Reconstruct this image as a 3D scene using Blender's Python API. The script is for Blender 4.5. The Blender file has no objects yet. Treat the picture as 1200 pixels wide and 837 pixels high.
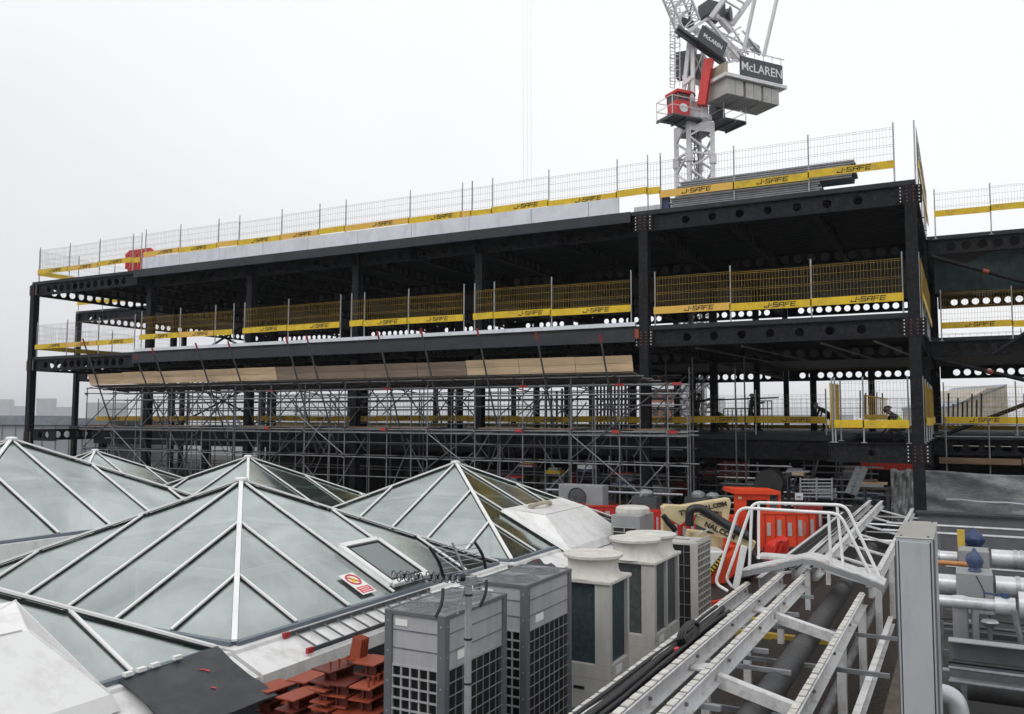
import bpy, bmesh, math, random
from mathutils import Vector, Matrix
random.seed(7)
R_ = math.radians
sc = bpy.context.scene
COL = sc.collection

# ------------------------------------------------------------------ camera
FPX, YAW, PIT, ROLL = 994.93, .4859, .0731, .0027
CF = Vector((-math.sin(YAW)*math.cos(PIT), math.cos(YAW)*math.cos(PIT), math.sin(PIT)))
_r0 = Vector((math.cos(YAW), math.sin(YAW), 0)); _u0 = _r0.cross(CF)
CR = _r0*math.cos(ROLL)+_u0*math.sin(ROLL); CU = CR.cross(CF)
cd = bpy.data.cameras.new('camera'); cam = bpy.data.objects.new('camera', cd); COL.objects.link(cam)
cd.sensor_fit = 'HORIZONTAL'; cd.sensor_width = 36; cd.lens = 36*FPX/1200
cd.clip_start = .1; cd.clip_end = 9000
cam.matrix_world = Matrix(((CR.x, CU.x, -CF.x, 0), (CR.y, CU.y, -CF.y, 0), (CR.z, CU.z, -CF.z, 0), (0, 0, 0, 1)))
sc.camera = cam
def ray(x, y): return CF+CR*((x-600)/FPX)+CU*((418.5-y)/FPX)
def az(x, y, z): d = ray(x, y); return d*(z/d.z)
def ay(x, y, Y): d = ray(x, y); return d*(Y/d.y)
def ax(x, y, X): d = ray(x, y); return d*(X/d.x)
def ad(x, y, d): return ray(x, y)*d
V = Vector

# ------------------------------------------------------------------ materials
def mat(name, col, rough=.6, metal=0., var=.18, scale=3., bump=0., bscale=40., dirt=None, dirt_amt=.0, dscale=1.2, spec=.5, stretch=(1, 1, 1), streak=None):
    m = bpy.data.materials.new(name); m.use_nodes = True
    nt = m.node_tree; N = nt.nodes; L = nt.links
    b = N['Principled BSDF']
    geo = N.new('ShaderNodeNewGeometry')
    mp = N.new('ShaderNodeVectorMath'); mp.operation = 'MULTIPLY'; mp.inputs[1].default_value = stretch
    L.new(geo.outputs['Position'], mp.inputs[0])
    n = N.new('ShaderNodeTexNoise'); n.inputs['Scale'].default_value = scale; n.inputs['Detail'].default_value = 5; n.inputs['Roughness'].default_value = .65
    L.new(mp.outputs[0], n.inputs['Vector'])
    r = N.new('ShaderNodeValToRGB')
    r.color_ramp.elements[0].position = .3; r.color_ramp.elements[1].position = .7
    r.color_ramp.elements[0].color = [c*(1-var) for c in col]+[1]
    r.color_ramp.elements[1].color = [min(.92, c*(1+var)) for c in col]+[1]
    L.new(n.outputs['Fac'], r.inputs['Fac']); out = r.outputs['Color']
    if dirt:
        n2 = N.new('ShaderNodeTexNoise'); n2.inputs['Scale'].default_value = dscale; n2.inputs['Detail'].default_value = 8; n2.inputs['Roughness'].default_value = .7
        if streak:
            ms = N.new('ShaderNodeVectorMath'); ms.operation = 'MULTIPLY'; ms.inputs[1].default_value = streak
            L.new(geo.outputs['Position'], ms.inputs[0]); L.new(ms.outputs[0], n2.inputs['Vector'])
        else: L.new(mp.outputs[0], n2.inputs['Vector'])
        r2 = N.new('ShaderNodeValToRGB'); r2.color_ramp.elements[0].position = .48; r2.color_ramp.elements[1].position = .72
        r2.color_ramp.elements[0].color = (0, 0, 0, 1); r2.color_ramp.elements[1].color = (dirt_amt,)*3+(1,)
        L.new(n2.outputs['Fac'], r2.inputs['Fac'])
        mx = N.new('ShaderNodeMix'); mx.data_type = 'RGBA'
        L.new(r2.outputs['Color'], mx.inputs['Factor']); L.new(out, mx.inputs['A']); mx.inputs['B'].default_value = list(dirt)+[1]
        out = mx.outputs['Result']
    L.new(out, b.inputs['Base Color'])
    b.inputs['Roughness'].default_value = rough; b.inputs['Metallic'].default_value = metal
    b.inputs['Specular IOR Level'].default_value = spec
    if bump:
        nb = N.new('ShaderNodeTexNoise'); nb.inputs['Scale'].default_value = bscale; nb.inputs['Detail'].default_value = 4
        L.new(mp.outputs[0], nb.inputs['Vector'])
        bp = N.new('ShaderNodeBump'); bp.inputs['Strength'].default_value = bump; bp.inputs['Distance'].default_value = .02
        L.new(nb.outputs['Fac'], bp.inputs['Height']); L.new(bp.outputs['Normal'], b.inputs['Normal'])
    return m
M = {}
def dm(k, *a, **kw): M[k] = mat(k, *a, **kw)
dm('steel', (.0095, .0108, .0135), .6, var=.45, scale=2.5, dirt=(.085, .08, .075), dirt_amt=.35, dscale=7, spec=.18)
dm('trim', (.036, .040, .047), .5, var=.2, scale=1.5, spec=.3)
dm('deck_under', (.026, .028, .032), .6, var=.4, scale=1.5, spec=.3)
dm('slab', (.36, .36, .36), .8, var=.15, scale=2)
dm('foam', (.70, .73, .78), .7, var=.08, scale=1.2, dirt=(.42, .43, .45), dirt_amt=.5, dscale=1.6, streak=(2, 2, .5))
dm('yellow', (.74, .50, .012), .45, var=.12, scale=2, dirt=(.22, .16, .06), dirt_amt=.55, dscale=3)
dm('yellow_faded', (.78, .47, .075), .5, var=.12, scale=2, dirt=(.4, .3, .15), dirt_amt=.4, dscale=2)
dm('yellow_dull', (.60, .39, .02), .6, var=.15, scale=2, dirt=(.12, .09, .03), dirt_amt=.4, dscale=2)
dm('mesh_yellow', (.36, .225, .025), .55, var=.4, scale=.6)
dm('mesh_grey', (.22, .20, .17), .5, var=.2, scale=.6)
dm('letter', (.035, .025, .012), .6, var=.1)
dm('galv', (.42, .43, .45), .38, .55, var=.2, scale=6)
dm('decking', (.30, .31, .33), .45, .2, var=.25, scale=5)
dm('galv_dull', (.22, .225, .235), .5, .4, var=.3, scale=5)
dm('tube_dark', (.085, .088, .095), .5, .3, var=.35, scale=4, dirt=(.2, .2, .2), dirt_amt=.4, dscale=5)
dm('red_tip', (.42, .03, .03), .5)
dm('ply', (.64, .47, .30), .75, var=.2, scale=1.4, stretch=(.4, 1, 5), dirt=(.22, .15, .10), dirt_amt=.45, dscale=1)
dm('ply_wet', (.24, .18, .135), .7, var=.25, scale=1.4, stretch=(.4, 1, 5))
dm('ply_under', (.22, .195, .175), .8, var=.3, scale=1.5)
dm('frame_white', (.80, .80, .79), .35, var=.05, scale=2, dirt=(.45, .44, .40), dirt_amt=.25, dscale=3)
dm('gasket', (.012, .012, .013), .5)
dm('gutter', (.16, .19, .22), .4, .3, var=.15)
dm('curb', (.74, .735, .73), .45, var=.06, scale=1.5, dirt=(.33, .32, .28), dirt_amt=.6, dscale=2.2, streak=(1.6, 1.6, .6))
dm('grp', (.80, .795, .79), .35, var=.04, scale=1.2, dirt=(.42, .41, .38), dirt_amt=.5, dscale=1.8, streak=(1.5, 1.5, .6))
dm('felt', (.030, .032, .038), .55, var=.4, scale=3, bump=.35, bscale=90, dirt=(.085, .08, .075), dirt_amt=.5, dscale=2.5)
dm('roofing', (.018, .018, .018), .55, var=.35, scale=1.2, bump=.4, bscale=30, dirt=(.06, .048, .038), dirt_amt=.6, dscale=.7)
dm('gravel', (.034, .026, .021), .9, var=.75, scale=22, bump=1., bscale=30)
dm('hvac_grey', (.43, .43, .445), .4, .1, var=.06, scale=2, stretch=(.4, .4, 3), dirt=(.20, .20, .19), dirt_amt=.6, dscale=3.2, streak=(1.5, 1.5, .22))
dm('hvac_dark', (.13, .135, .145), .45, .1, var=.1)
dm('hvac_cream', (.50, .49, .46), .45, var=.08, scale=2, dirt=(.30, .285, .24), dirt_amt=.42, dscale=4, streak=(1.5, 1.5, .22))
dm('cowl', (.60, .58, .54), .55, var=.1, scale=3, dirt=(.30, .27, .22), dirt_amt=.42, dscale=5, streak=(1.3, 1.3, .5))
dm('coil', (.030, .052, .065), .5, .2, var=.5, scale=14, bump=.4, bscale=160)
dm('coil_grey', (.075, .08, .088), .5, .2, var=.35, scale=14, bump=.4, bscale=160)
dm('black', (.006, .006, .007), .6)
dm('rubber', (.016, .016, .018), .45, var=.3, scale=8, bump=.3, bscale=40)
dm('lag', (.045, .045, .047), .6, var=.35, scale=6, bump=.4, bscale=25)
dm('walk_white', (.66, .66, .665), .45, var=.08, scale=3, dirt=(.24, .20, .16), dirt_amt=.75, dscale=6)
dm('slot', (.60, .585, .55), .55, var=.2, scale=7, dirt=(.2, .17, .13), dirt_amt=.6, dscale=9)
dm('rail_white', (.82, .82, .82), .35, var=.05, scale=4, dirt=(.5, .48, .44), dirt_amt=.3, dscale=6)
dm('rust', (.075, .058, .042), .8, var=.4, scale=5)
dm('redox_pale', (.36, .075, .035), .65, var=.3, scale=6, dirt=(.14, .035, .02), dirt_amt=.6, dscale=6)
dm('redox_dark', (.13, .022, .013), .6, var=.4, scale=6, dirt=(.05, .015, .01), dirt_amt=.6, dscale=6)
dm('redox', (.29, .050, .020), .6, var=.3, scale=4, dirt=(.13, .03, .02), dirt_amt=.6, dscale=4)
dm('cream', (.72, .60, .36), .4, var=.08, scale=3, dirt=(.4, .33, .2), dirt_amt=.4)
dm('orange', (.78, .072, .02), .45, var=.12, scale=3, dirt=(.4, .06, .02), dirt_amt=.4)
dm('red', (.62, .03, .02), .45, var=.15, scale=3)
dm('red_dark', (.33, .025, .02), .5, var=.25, scale=3)
dm('grey_plastic', (.42, .43, .45), .5)
dm('blue', (.045, .075, .15), .4, var=.25, scale=6, bump=.5, bscale=9)
dm('blue_dark', (.03, .05, .13), .5)
dm('pipe_clad', (.60, .61, .63), .32, .35, var=.08, scale=4, dirt=(.24, .225, .20), dirt_amt=.65, dscale=5)
dm('chan_grey', (.12, .125, .137), .55, var=.15, scale=3)
dm('box_grey', (.30, .305, .315), .5, .1, var=.1, scale=2, dirt=(.2, .2, .2), dirt_amt=.4)
dm('cab_grey', (.46, .475, .495), .4, .15, var=.07, scale=1.5, dirt=(.30, .30, .29), dirt_amt=.5, dscale=3, streak=(2, 2, .3))
dm('cab_lid', (.45, .44, .41), .35, .3, var=.1, scale=3, dirt=(.3, .26, .2), dirt_amt=.5, dscale=4)
dm('tarp', (.24, .245, .25), .3, var=.3, scale=2.5, bump=1., bscale=9, stretch=(1, 1, 2.2))
dm('net', (.012, .028, .026), .8, var=.5, scale=3)
dm('concrete', (.54, .53, .51), .85, var=.12, scale=2, dirt=(.25, .23, .20), dirt_amt=.5)
dm('concrete_dirty', (.40, .36, .28), .85, var=.3, scale=1.5, dirt=(.3, .2, .1), dirt_amt=.6)
dm('crane_white', (.78, .77, .78), .45, var=.08, dirt=(.42, .40, .40), dirt_amt=.3)
dm('crane_grey', (.075, .085, .095), .5, var=.15)
dm('sign_dark', (.055, .062, .072), .5)
dm('sign_white', (.82, .82, .84), .5, var=.02)
dm('crane_red', (.62, .02, .018), .4)
dm('rope_pale', (.72, .72, .74), .6)
dm('brick', (.30, .13, .09), .85, var=.25, scale=.8)
dm('brick_pale', (.40, .36, .31), .85, var=.25, scale=1.2)
dm('far', (.34, .35, .37), .9, var=.1, scale=.05)
dm('far_clad', (.40, .42, .45), .7, var=.08, scale=.3)
dm('far_blue', (.27, .30, .34), .7)
dm('window', (.04, .045, .05), .15)
dm('timber', (.20, .13, .08), .8, var=.35, scale=2, stretch=(.3, 1, 3))
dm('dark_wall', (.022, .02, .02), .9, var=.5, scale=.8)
dm('cloth_dark', (.018, .019, .022), .85)
dm('cloth_grey', (.05, .05, .055), .85)
dm('hivis', (.42, .62, .03), .7)
dm('skin', (.32, .18, .12), .55)
dm('helmet', (.6, .6, .58), .4)
dm('street', (.12, .12, .12), .9, var=.3, scale=.05)
dm('paper', (.80, .80, .78), .6, var=.03)
dm('sign_red', (.65, .06, .07), .5)
dm('sign_yellow', (.8, .6, .03), .5)
dm('green', (.02, .25, .10), .5)
dm('orange_pipe', (.46, .19, .06), .55, var=.2, scale=8)
dm('bolt_white', (.75, .74, .72), .5)
dm('bolt_red', (.20, .045, .035), .5)
dm('yellow_mark', (.52, .36, .05), .6, dirt=(.3, .2, .05), dirt_amt=.5, dscale=4)

def glass_mat(name, tint, refl, trans):
    m = bpy.data.materials.new(name); m.use_nodes = True
    nt = m.node_tree; N = nt.nodes; L = nt.links
    out = N['Material Output']; N.remove(N['Principled BSDF'])
    geo = N.new('ShaderNodeNewGeometry')
    n = N.new('ShaderNodeTexNoise'); n.inputs['Scale'].default_value = .55; n.inputs['Detail'].default_value = 6; n.inputs['Roughness'].default_value = .6
    L.new(geo.outputs['Position'], n.inputs['Vector'])
    st = N.new('ShaderNodeVectorMath'); st.operation = 'MULTIPLY'; st.inputs[1].default_value = (3, 3, .4)
    L.new(geo.outputs['Position'], st.inputs[0])
    n2 = N.new('ShaderNodeTexNoise'); n2.inputs['Scale'].default_value = .7; n2.inputs['Detail'].default_value = 7; n2.inputs['Roughness'].default_value = .7
    L.new(st.outputs[0], n2.inputs['Vector'])
    ramp = N.new('ShaderNodeValToRGB'); ramp.color_ramp.elements[0].position = .3; ramp.color_ramp.elements[1].position = .75
    ramp.color_ramp.elements[0].color = [c*.45 for c in tint]+[1]; ramp.color_ramp.elements[1].color = [c*1.7 for c in tint]+[1]
    L.new(n2.outputs['Fac'], ramp.inputs['Fac'])
    dif = N.new('ShaderNodeBsdfDiffuse'); L.new(ramp.outputs['Color'], dif.inputs['Color'])
    tr = N.new('ShaderNodeBsdfTransparent'); tr.inputs['Color'].default_value = (.74, .82, .79, 1)
    m1 = N.new('ShaderNodeMixShader'); m1.inputs[0].default_value = trans
    L.new(dif.outputs[0], m1.inputs[1]); L.new(tr.outputs[0], m1.inputs[2])
    gl = N.new('ShaderNodeBsdfGlossy'); gl.inputs['Roughness'].default_value = .12; gl.inputs['Color'].default_value = (.90, .97, .95, 1)
    bp = N.new('ShaderNodeBump'); bp.inputs['Strength'].default_value = .10; bp.inputs['Distance'].default_value = .05
    L.new(n.outputs['Fac'], bp.inputs['Height']); L.new(bp.outputs['Normal'], gl.inputs['Normal'])
    fr = N.new('ShaderNodeFresnel'); fr.inputs['IOR'].default_value = 1.5
    mr = N.new('ShaderNodeMapRange'); mr.inputs['From Min'].default_value = 0; mr.inputs['From Max'].default_value = 1
    mr.inputs['To Max'].default_value = 1
    pr = N.new('ShaderNodeMapRange'); pr.inputs['From Min'].default_value = .3; pr.inputs['From Max'].default_value = .7; pr.inputs['To Min'].default_value = refl*.58; pr.inputs['To Max'].default_value = refl*1.38
    n3 = N.new('ShaderNodeTexNoise'); n3.inputs['Scale'].default_value = .45; n3.inputs['Detail'].default_value = 6; n3.inputs['Roughness'].default_value = .62; n3.inputs['Distortion'].default_value = .6
    L.new(geo.outputs['Position'], n3.inputs['Vector']); L.new(n3.outputs['Fac'], pr.inputs['Value']); L.new(pr.outputs[0], mr.inputs['To Min'])
    L.new(fr.outputs[0], mr.inputs['Value'])
    m2 = N.new('ShaderNodeMixShader'); L.new(mr.outputs[0], m2.inputs[0]); L.new(m1.outputs[0], m2.inputs[1]); L.new(gl.outputs[0], m2.inputs[2])
    L.new(m2.outputs[0], out.inputs['Surface'])
    M[name] = m
glass_mat('glass', (.105, .135, .122), .42, .80)
glass_mat('glass_dark', (.03, .035, .033), .16, .25)

# ------------------------------------------------------------------ mesh builder
def seg_axes(d, up=None):
    d = d.normalized(); up = up or V((0, 0, 1))
    if abs(d.dot(up)) > .98: up = V((0, 1, 0)) if abs(d.y) < .9 else V((1, 0, 0))
    s = d.cross(up).normalized(); u = s.cross(d).normalized()
    return d, s, u
class MB:
    def __init__(self): self.v = []; self.f = []
    def add(self, vs, fs):
        o = len(self.v); self.v += [V(p) for p in vs]; self.f += [tuple(i+o for i in f) for f in fs]; return self
    def box(self, x0, x1, y0, y1, z0, z1):
        return self.add([(x0, y0, z0), (x1, y0, z0), (x1, y1, z0), (x0, y1, z0), (x0, y0, z1), (x1, y0, z1), (x1, y1, z1), (x0, y1, z1)],
                 [(3, 2, 1, 0), (4, 5, 6, 7), (0, 1, 5, 4), (1, 2, 6, 5), (2, 3, 7, 6), (3, 0, 4, 7)])
    def bar(self, p, q, w, h, up=None, caps=True):
        p = V(p); q = V(q); d, s, u = seg_axes(q-p, up); vs = []
        for c in (p, q):
            for a, b in ((-1, -1), (1, -1), (1, 1), (-1, 1)): vs.append(c+s*(a*w/2)+u*(b*h/2))
        fs = [(0, 1, 5, 4), (1, 2, 6, 5), (2, 3, 7, 6), (3, 0, 4, 7)]
        if caps: fs += [(3, 2, 1, 0), (4, 5, 6, 7)]
        return self.add(vs, fs)
    def tube(self, pts, r, n=8, caps=True, r1=None):
        pts = [V(p) for p in pts]; vs = []; fs = []; pu = None
        for i, p in enumerate(pts):
            d = pts[min(i+1, len(pts)-1)]-pts[max(i-1, 0)]
            d, s, u = seg_axes(d, pu)
            pu = u
            rr = r if r1 is None else r+(r1-r)*i/(len(pts)-1)
            for k in range(n):
                a = 2*math.pi*k/n; vs.append(p+s*(rr*math.cos(a))+u*(rr*math.sin(a)))
        for i in range(len(pts)-1):
            for k in range(n):
                fs.append((i*n+k, i*n+(k+1) % n, (i+1)*n+(k+1) % n, (i+1)*n+k))
        if caps: fs += [tuple(range(n-1, -1, -1)), tuple(range((len(pts)-1)*n, len(pts)*n))]
        return self.add(vs, fs)
    def prism(self, poly, ext):
        n = len(poly); ext = V(ext); vs = [V(p) for p in poly]+[V(p)+ext for p in poly]
        fs = [tuple(range(n-1, -1, -1)), tuple(range(n, 2*n))]+[(i, (i+1) % n, n+(i+1) % n, n+i) for i in range(n)]
        return self.add(vs, fs)
    def lathe(self, prof, c, n=32, axis=None):
        c = V(c); vs = []; fs = []
        for r, z in prof:
            for k in range(n):
                a = 2*math.pi*k/n
                p = V((r*math.cos(a), r*math.sin(a), z))
                if axis == 'x': p = V((p.z, p.x, p.y))
                if axis == 'y': p = V((p.x, p.z, p.y))
                vs.append(c+p)
        for i in range(len(prof)-1):
            for k in range(n): fs.append((i*n+k, i*n+(k+1) % n, (i+1)*n+(k+1) % n, (i+1)*n+k))
        fs += [tuple(range(n-1, -1, -1)), tuple(range((len(prof)-1)*n, len(prof)*n))]
        return self.add(vs, fs)
    def build(self, name, m, parent=None, smooth=False, bevel=0, origin=None, upward=False):
        me = bpy.data.meshes.new(name)
        off = V((0, 0, 0)); q = parent
        while q is not None: off += q.location; q = q.parent
        o_ = V(origin) if origin is not None else V((0, 0, 0))
        me.from_pydata([tuple(p-off-o_) for p in self.v], [], self.f); me.update()
        bm = bmesh.new(); bm.from_mesh(me)
        if upward:
            for f in bm.faces:
                f.normal_update()
                if f.normal.z < 0: f.normal_flip()
        else: bmesh.ops.recalc_face_normals(bm, faces=bm.faces)
        bm.to_mesh(me); bm.free()
        me.materials.append(M[m])
        if smooth: me.shade_smooth(); me.set_sharp_from_angle(angle=.7)
        o = bpy.data.objects.new(name, me); COL.objects.link(o)
        if origin is not None: o.location = o_
        if parent is not None: o.parent = parent
        if bevel:
            b = o.modifiers.new('bevel', 'BEVEL'); b.width = bevel; b.segments = 2; b.limit_method = 'ANGLE'
        return o
def tag(o, label=None, cat=None, group=None, kind=None):
    if label: o['label'] = label
    if cat: o['category'] = cat
    if group: o['group'] = group
    if kind: o['kind'] = kind
    return o
def thing(name, label, cat, loc, group=None):
    o = bpy.data.objects.new(name, None); o.empty_display_size = .2; COL.objects.link(o); o.location = loc
    return tag(o, label, cat, group)
def kids(o): return [c for c in COL.objects if c.parent == o]
def copy_part(o, parent, loc=None):
    c = o.copy(); COL.objects.link(c); c.parent = parent
    if loc is not None: c.location = loc
    return c
def copy_tree(o, parent=None):
    c = o.copy(); COL.objects.link(c); c.parent = parent
    for ch in kids(o): copy_tree(ch, c)
    return c
NUM = ['first', 'second', 'third', 'fourth', 'fifth', 'sixth', 'seventh', 'eighth', 'ninth', 'tenth', 'eleventh', 'twelfth', 'thirteenth', 'fourteenth', 'fifteenth', 'sixteenth', 'seventeenth', 'eighteenth', 'nineteenth', 'twentieth', 'twenty-first', 'twenty-second', 'twenty-third', 'twenty-fourth', 'twenty-fifth', 'twenty-sixth', 'twenty-seventh', 'twenty-eighth']

# ------------------------------------------------------------------ world and light
w = bpy.data.worlds.new('World'); sc.world = w; w.use_nodes = True
N = w.node_tree.nodes; L = w.node_tree.links
bg = N['Background']
SUN_EL, SUN_AZ = R_(52), R_(200)
sky = N.new('ShaderNodeTexSky'); sky.sky_type = 'NISHITA'; sky.sun_disc = False; sky.sun_elevation = SUN_EL; sky.sun_rotation = SUN_AZ
sky.dust_density = 6; sky.air_density = 1.2
hs = N.new('ShaderNodeHueSaturation'); hs.inputs['Saturation'].default_value = .12; hs.inputs['Value'].default_value = .6
L.new(sky.outputs[0], hs.inputs['Color'])
tc = N.new('ShaderNodeTexCoord')
# the cloud layer: soft grey-white, thinner (brighter) towards the right and overhead, greyer low on the left
dt = N.new('ShaderNodeVectorMath'); dt.operation = 'DOT_PRODUCT'; dt.inputs[1].default_value = (.45, .35, 1.3)
L.new(tc.outputs['Generated'], dt.inputs[0])
cr = N.new('ShaderNodeValToRGB'); E = cr.color_ramp.elements
E[0].position = .30; E[0].color = (.69, .69, .715, 1); E[1].position = .75; E[1].color = (.97, .985, 1.0, 1)
e = E.new(.42); e.color = (.79, .795, .815, 1); e = E.new(.58); e.color = (.915, .925, .94, 1)
mr = N.new('ShaderNodeMapRange'); mr.inputs['From Min'].default_value = -.75; mr.inputs['From Max'].default_value = 1.1
L.new(dt.outputs['Value'], mr.inputs['Value'])
nz = N.new('ShaderNodeTexNoise'); nz.inputs['Scale'].default_value = 2.2; nz.inputs['Detail'].default_value = 5
L.new(tc.outputs['Generated'], nz.inputs['Vector'])
ad1 = N.new('ShaderNodeMath'); ad1.operation = 'MULTIPLY_ADD'; ad1.inputs[1].default_value = .26; 
L.new(nz.outputs['Fac'], ad1.inputs[0]); L.new(mr.outputs[0], ad1.inputs[2])
sb = N.new('ShaderNodeMath'); sb.operation = 'SUBTRACT'; sb.inputs[1].default_value = .13
L.new(ad1.outputs[0], sb.inputs[0]); L.new(sb.outputs[0], cr.inputs['Fac'])
mul = N.new('ShaderNodeVectorMath'); mul.operation = 'SCALE'; mul.inputs['Scale'].default_value = 9.9
L.new(cr.outputs['Color'], mul.inputs[0])
mx = N.new('ShaderNodeMix'); mx.data_type = 'RGBA'; mx.inputs['Factor'].default_value = .88
L.new(hs.outputs['Color'], mx.inputs['A']); L.new(mul.outputs[0], mx.inputs['B'])
L.new(mx.outputs['Result'], bg.inputs['Color']); bg.inputs['Strength'].default_value = .1
sd = bpy.data.lights.new('sun', 'SUN'); sd.energy = .6; sd.angle = R_(20); sd.color = (1, .98, .95)
so = bpy.data.objects.new('sun', sd); COL.objects.link(so)
sdir = V((math.cos(SUN_EL)*math.sin(SUN_AZ), math.cos(SUN_EL)*math.cos(SUN_AZ), math.sin(SUN_EL)))
so.rotation_euler = sdir.to_track_quat('Z', 'Y').to_euler()
vs_ = sc.view_settings; vs_.view_transform = 'Standard'; vs_.look = 'None'; vs_.gamma = 1; vs_.exposure = .22; vs_.use_curve_mapping = False
sc.cycles.max_bounces = 6; sc.cycles.diffuse_bounces = 3; sc.cycles.glossy_bounces = 3; sc.cycles.transparent_max_bounces = 12
# ------------------------------------------------------------------ ground, decks
tag(MB().box(-3000, 3000, -800, 6000, -23, -22).build('ground', 'street'), kind='structure')
tag(MB().box(-75, 45, -8, 36.6, -5.2, -3.9).build('roof_deck', 'roofing'), kind='structure')
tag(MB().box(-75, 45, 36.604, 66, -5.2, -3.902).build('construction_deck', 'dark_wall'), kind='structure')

# ------------------------------------------------------------------ steel frame building
COLX = [-45.55, -36.97, -29.95, -23.6, -17.28, -9.98, -1.2]
REARX = [-55.3]+COLX+[7.6, 16.4]
YF, YM, YB = 29.17, 38.7, 57.
ZR, ZM, ZL = 7.41, 3.21, -.72
_bm = {}
def beam_mesh(Lh, dep=.62, pitch=.56, dia=.38, name='beam'):
    key = (round(Lh, 2), dep, pitch, dia)
    if key in _bm: return _bm[key]
    mb = MB(); tf = .025; t = .011; fw = .1
    mb.box(0, Lh, -fw, fw, -tf, 0); mb.box(0, Lh, -fw, fw, -dep, -dep+tf)
    h = dep-2*tf; n = max(1, int((Lh-1.0)/pitch)); x0 = (Lh-n*pitch)/2
    mb.box(0, x0, -t, t, -dep+tf, -tf); mb.box(Lh-x0, Lh, -t, t, -dep+tf, -tf)
    sq = [(1, 0), (1, .41), (1, 1), (.41, 1), (0, 1), (-.41, 1), (-1, 1), (-1, .41), (-1, 0), (-1, -.41), (-1, -1), (-.41, -1), (0, -1), (.41, -1), (1, -1), (1, -.41)]
    for i in range(n):
        cx = x0+(i+.5)*pitch; vs = []; fs = []
        for s in (-t, t):
            for k, (a, b) in enumerate(sq):
                an = k*math.pi/8
                vs.append((cx+a*pitch/2, s, -dep/2+b*h/2)); vs.append((cx+dia/2*math.cos(an), s, -dep/2+dia/2*math.sin(an)))
        for k in range(16):
            j = (k+1) % 16
            fs += [(2*k, 2*j, 2*j+1, 2*k+1), (32+2*k, 32+2*k+1, 32+2*j+1, 32+2*j), (2*k+1, 2*j+1, 32+2*j+1, 32+2*k+1)]
        mb.add(vs, fs)
    o = mb.build(name, 'steel'); me = o.data; bpy.data.objects.remove(o)
    _bm[key] = me
    return me
def beam(parent, p, Lh, axis='x', **kw):
    o = bpy.data.objects.new('beam', beam_mesh(Lh, **kw)); COL.objects.link(o); o.parent = parent
    o.location = V(p)-parent.location
    if axis == 'y': o.rotation_euler.z = math.pi/2
    return o
def col_mb(mb, x, y, z0, z1, s=.34):
    mb.box(x-s/2, x+s/2, y-s/2, y-s/2+.03, z0, z1); mb.box(x-s/2, x+s/2, y+s/2-.03, y+s/2, z0, z1)
    mb.box(x-.015, x+.015, y-s/2+.03, y+s/2-.03, z0, z1); return mb

front = thing('steel_frame_building', 'black steel frame of the front wing with white foam upstands along its slab edges', 'building', (-23, 29, -3.9))
rear = thing('steel_frame_wing', 'long rear wing of bare black steel, set back behind the front wing', 'building', (-20, 48, -3.9))
def intermediates(a, b):
    n = 3 if b-a > 8 else 2
    return [a+(b-a)*k/n for k in range(1, n)]
for i, x in enumerate(COLX):
    mid = 0 < i < 5
    yc = YF+(.75 if mid else 0)
    c = col_mb(MB(), x, yc, -3.9, ZR-.02).build('column', 'steel', front)
    if mid: continue
    for zt in (ZR, ZM)+((ZL,) if i in (0, 6) else ()):
        pl = MB().box(x-.34, x+.34, YF-.118, YF-.103, zt-.60, zt-.03).build('splice_plate', 'steel', c)
        bw = MB(); br = MB()
        for r in range(5):
            z = zt-.09-r*.11
            for dx in (-.30, .24): bw.box(x+dx, x+dx+.032, YF-.135, YF-.10, z-.018, z+.018)
            for dx in (-.11, .075): br.box(x+dx, x+dx+.036, YF-.20, YF-.172, z-.018, z+.018)
        for nm_, mbb, mm in (('bolt_pattern', bw, 'bolt_white'), ('bolt_pattern', br, 'bolt_red')): mbb.build(nm_, mm, c)
for lv, z in enumerate((ZR, ZM)):
    for a, b in zip(COLX[:-1], COLX[1:]):
        md = -37 < a and b < -9
        kw = dict(pitch=.95, dia=.29) if b > -2 else {}
        beam(front, (a+.18, YF+(.75 if md else 0), z), b-a-.36, **kw)
        for x in intermediates(a, b): beam(front, (x, YF+.2, z), YM-YF-.4, 'y')
    for x in COLX: beam(front, (x, YF+.2, z), YM-YF-.4, 'y')
    MB().box(-45.7, -1.05, YF-.1, YM, z+.004, z+.15).build('floor_slab' if lv else 'roof_slab', 'deck_under', front)
# metal deck ribs seen from below
for z in (ZR, ZM):
    mb = MB()
    y = YF+.3
    while y < YM:
        mb.box(-45.6, -1.1, y, y+.14, z-.055, z+.002); y += .3
    mb.build('deck_ribs', 'deck_under', front)
for x_ in (-8.2, -6.6, -4.0, -2.4): MB().bar((x_, YF+.3, ZM-.68), (x_+.9, YM-.4, ZM-.68), .06, .05).build('pale_flange_bar', 'galv_dull', front)  # pale bars added to stand for light on the beam flanges
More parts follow.
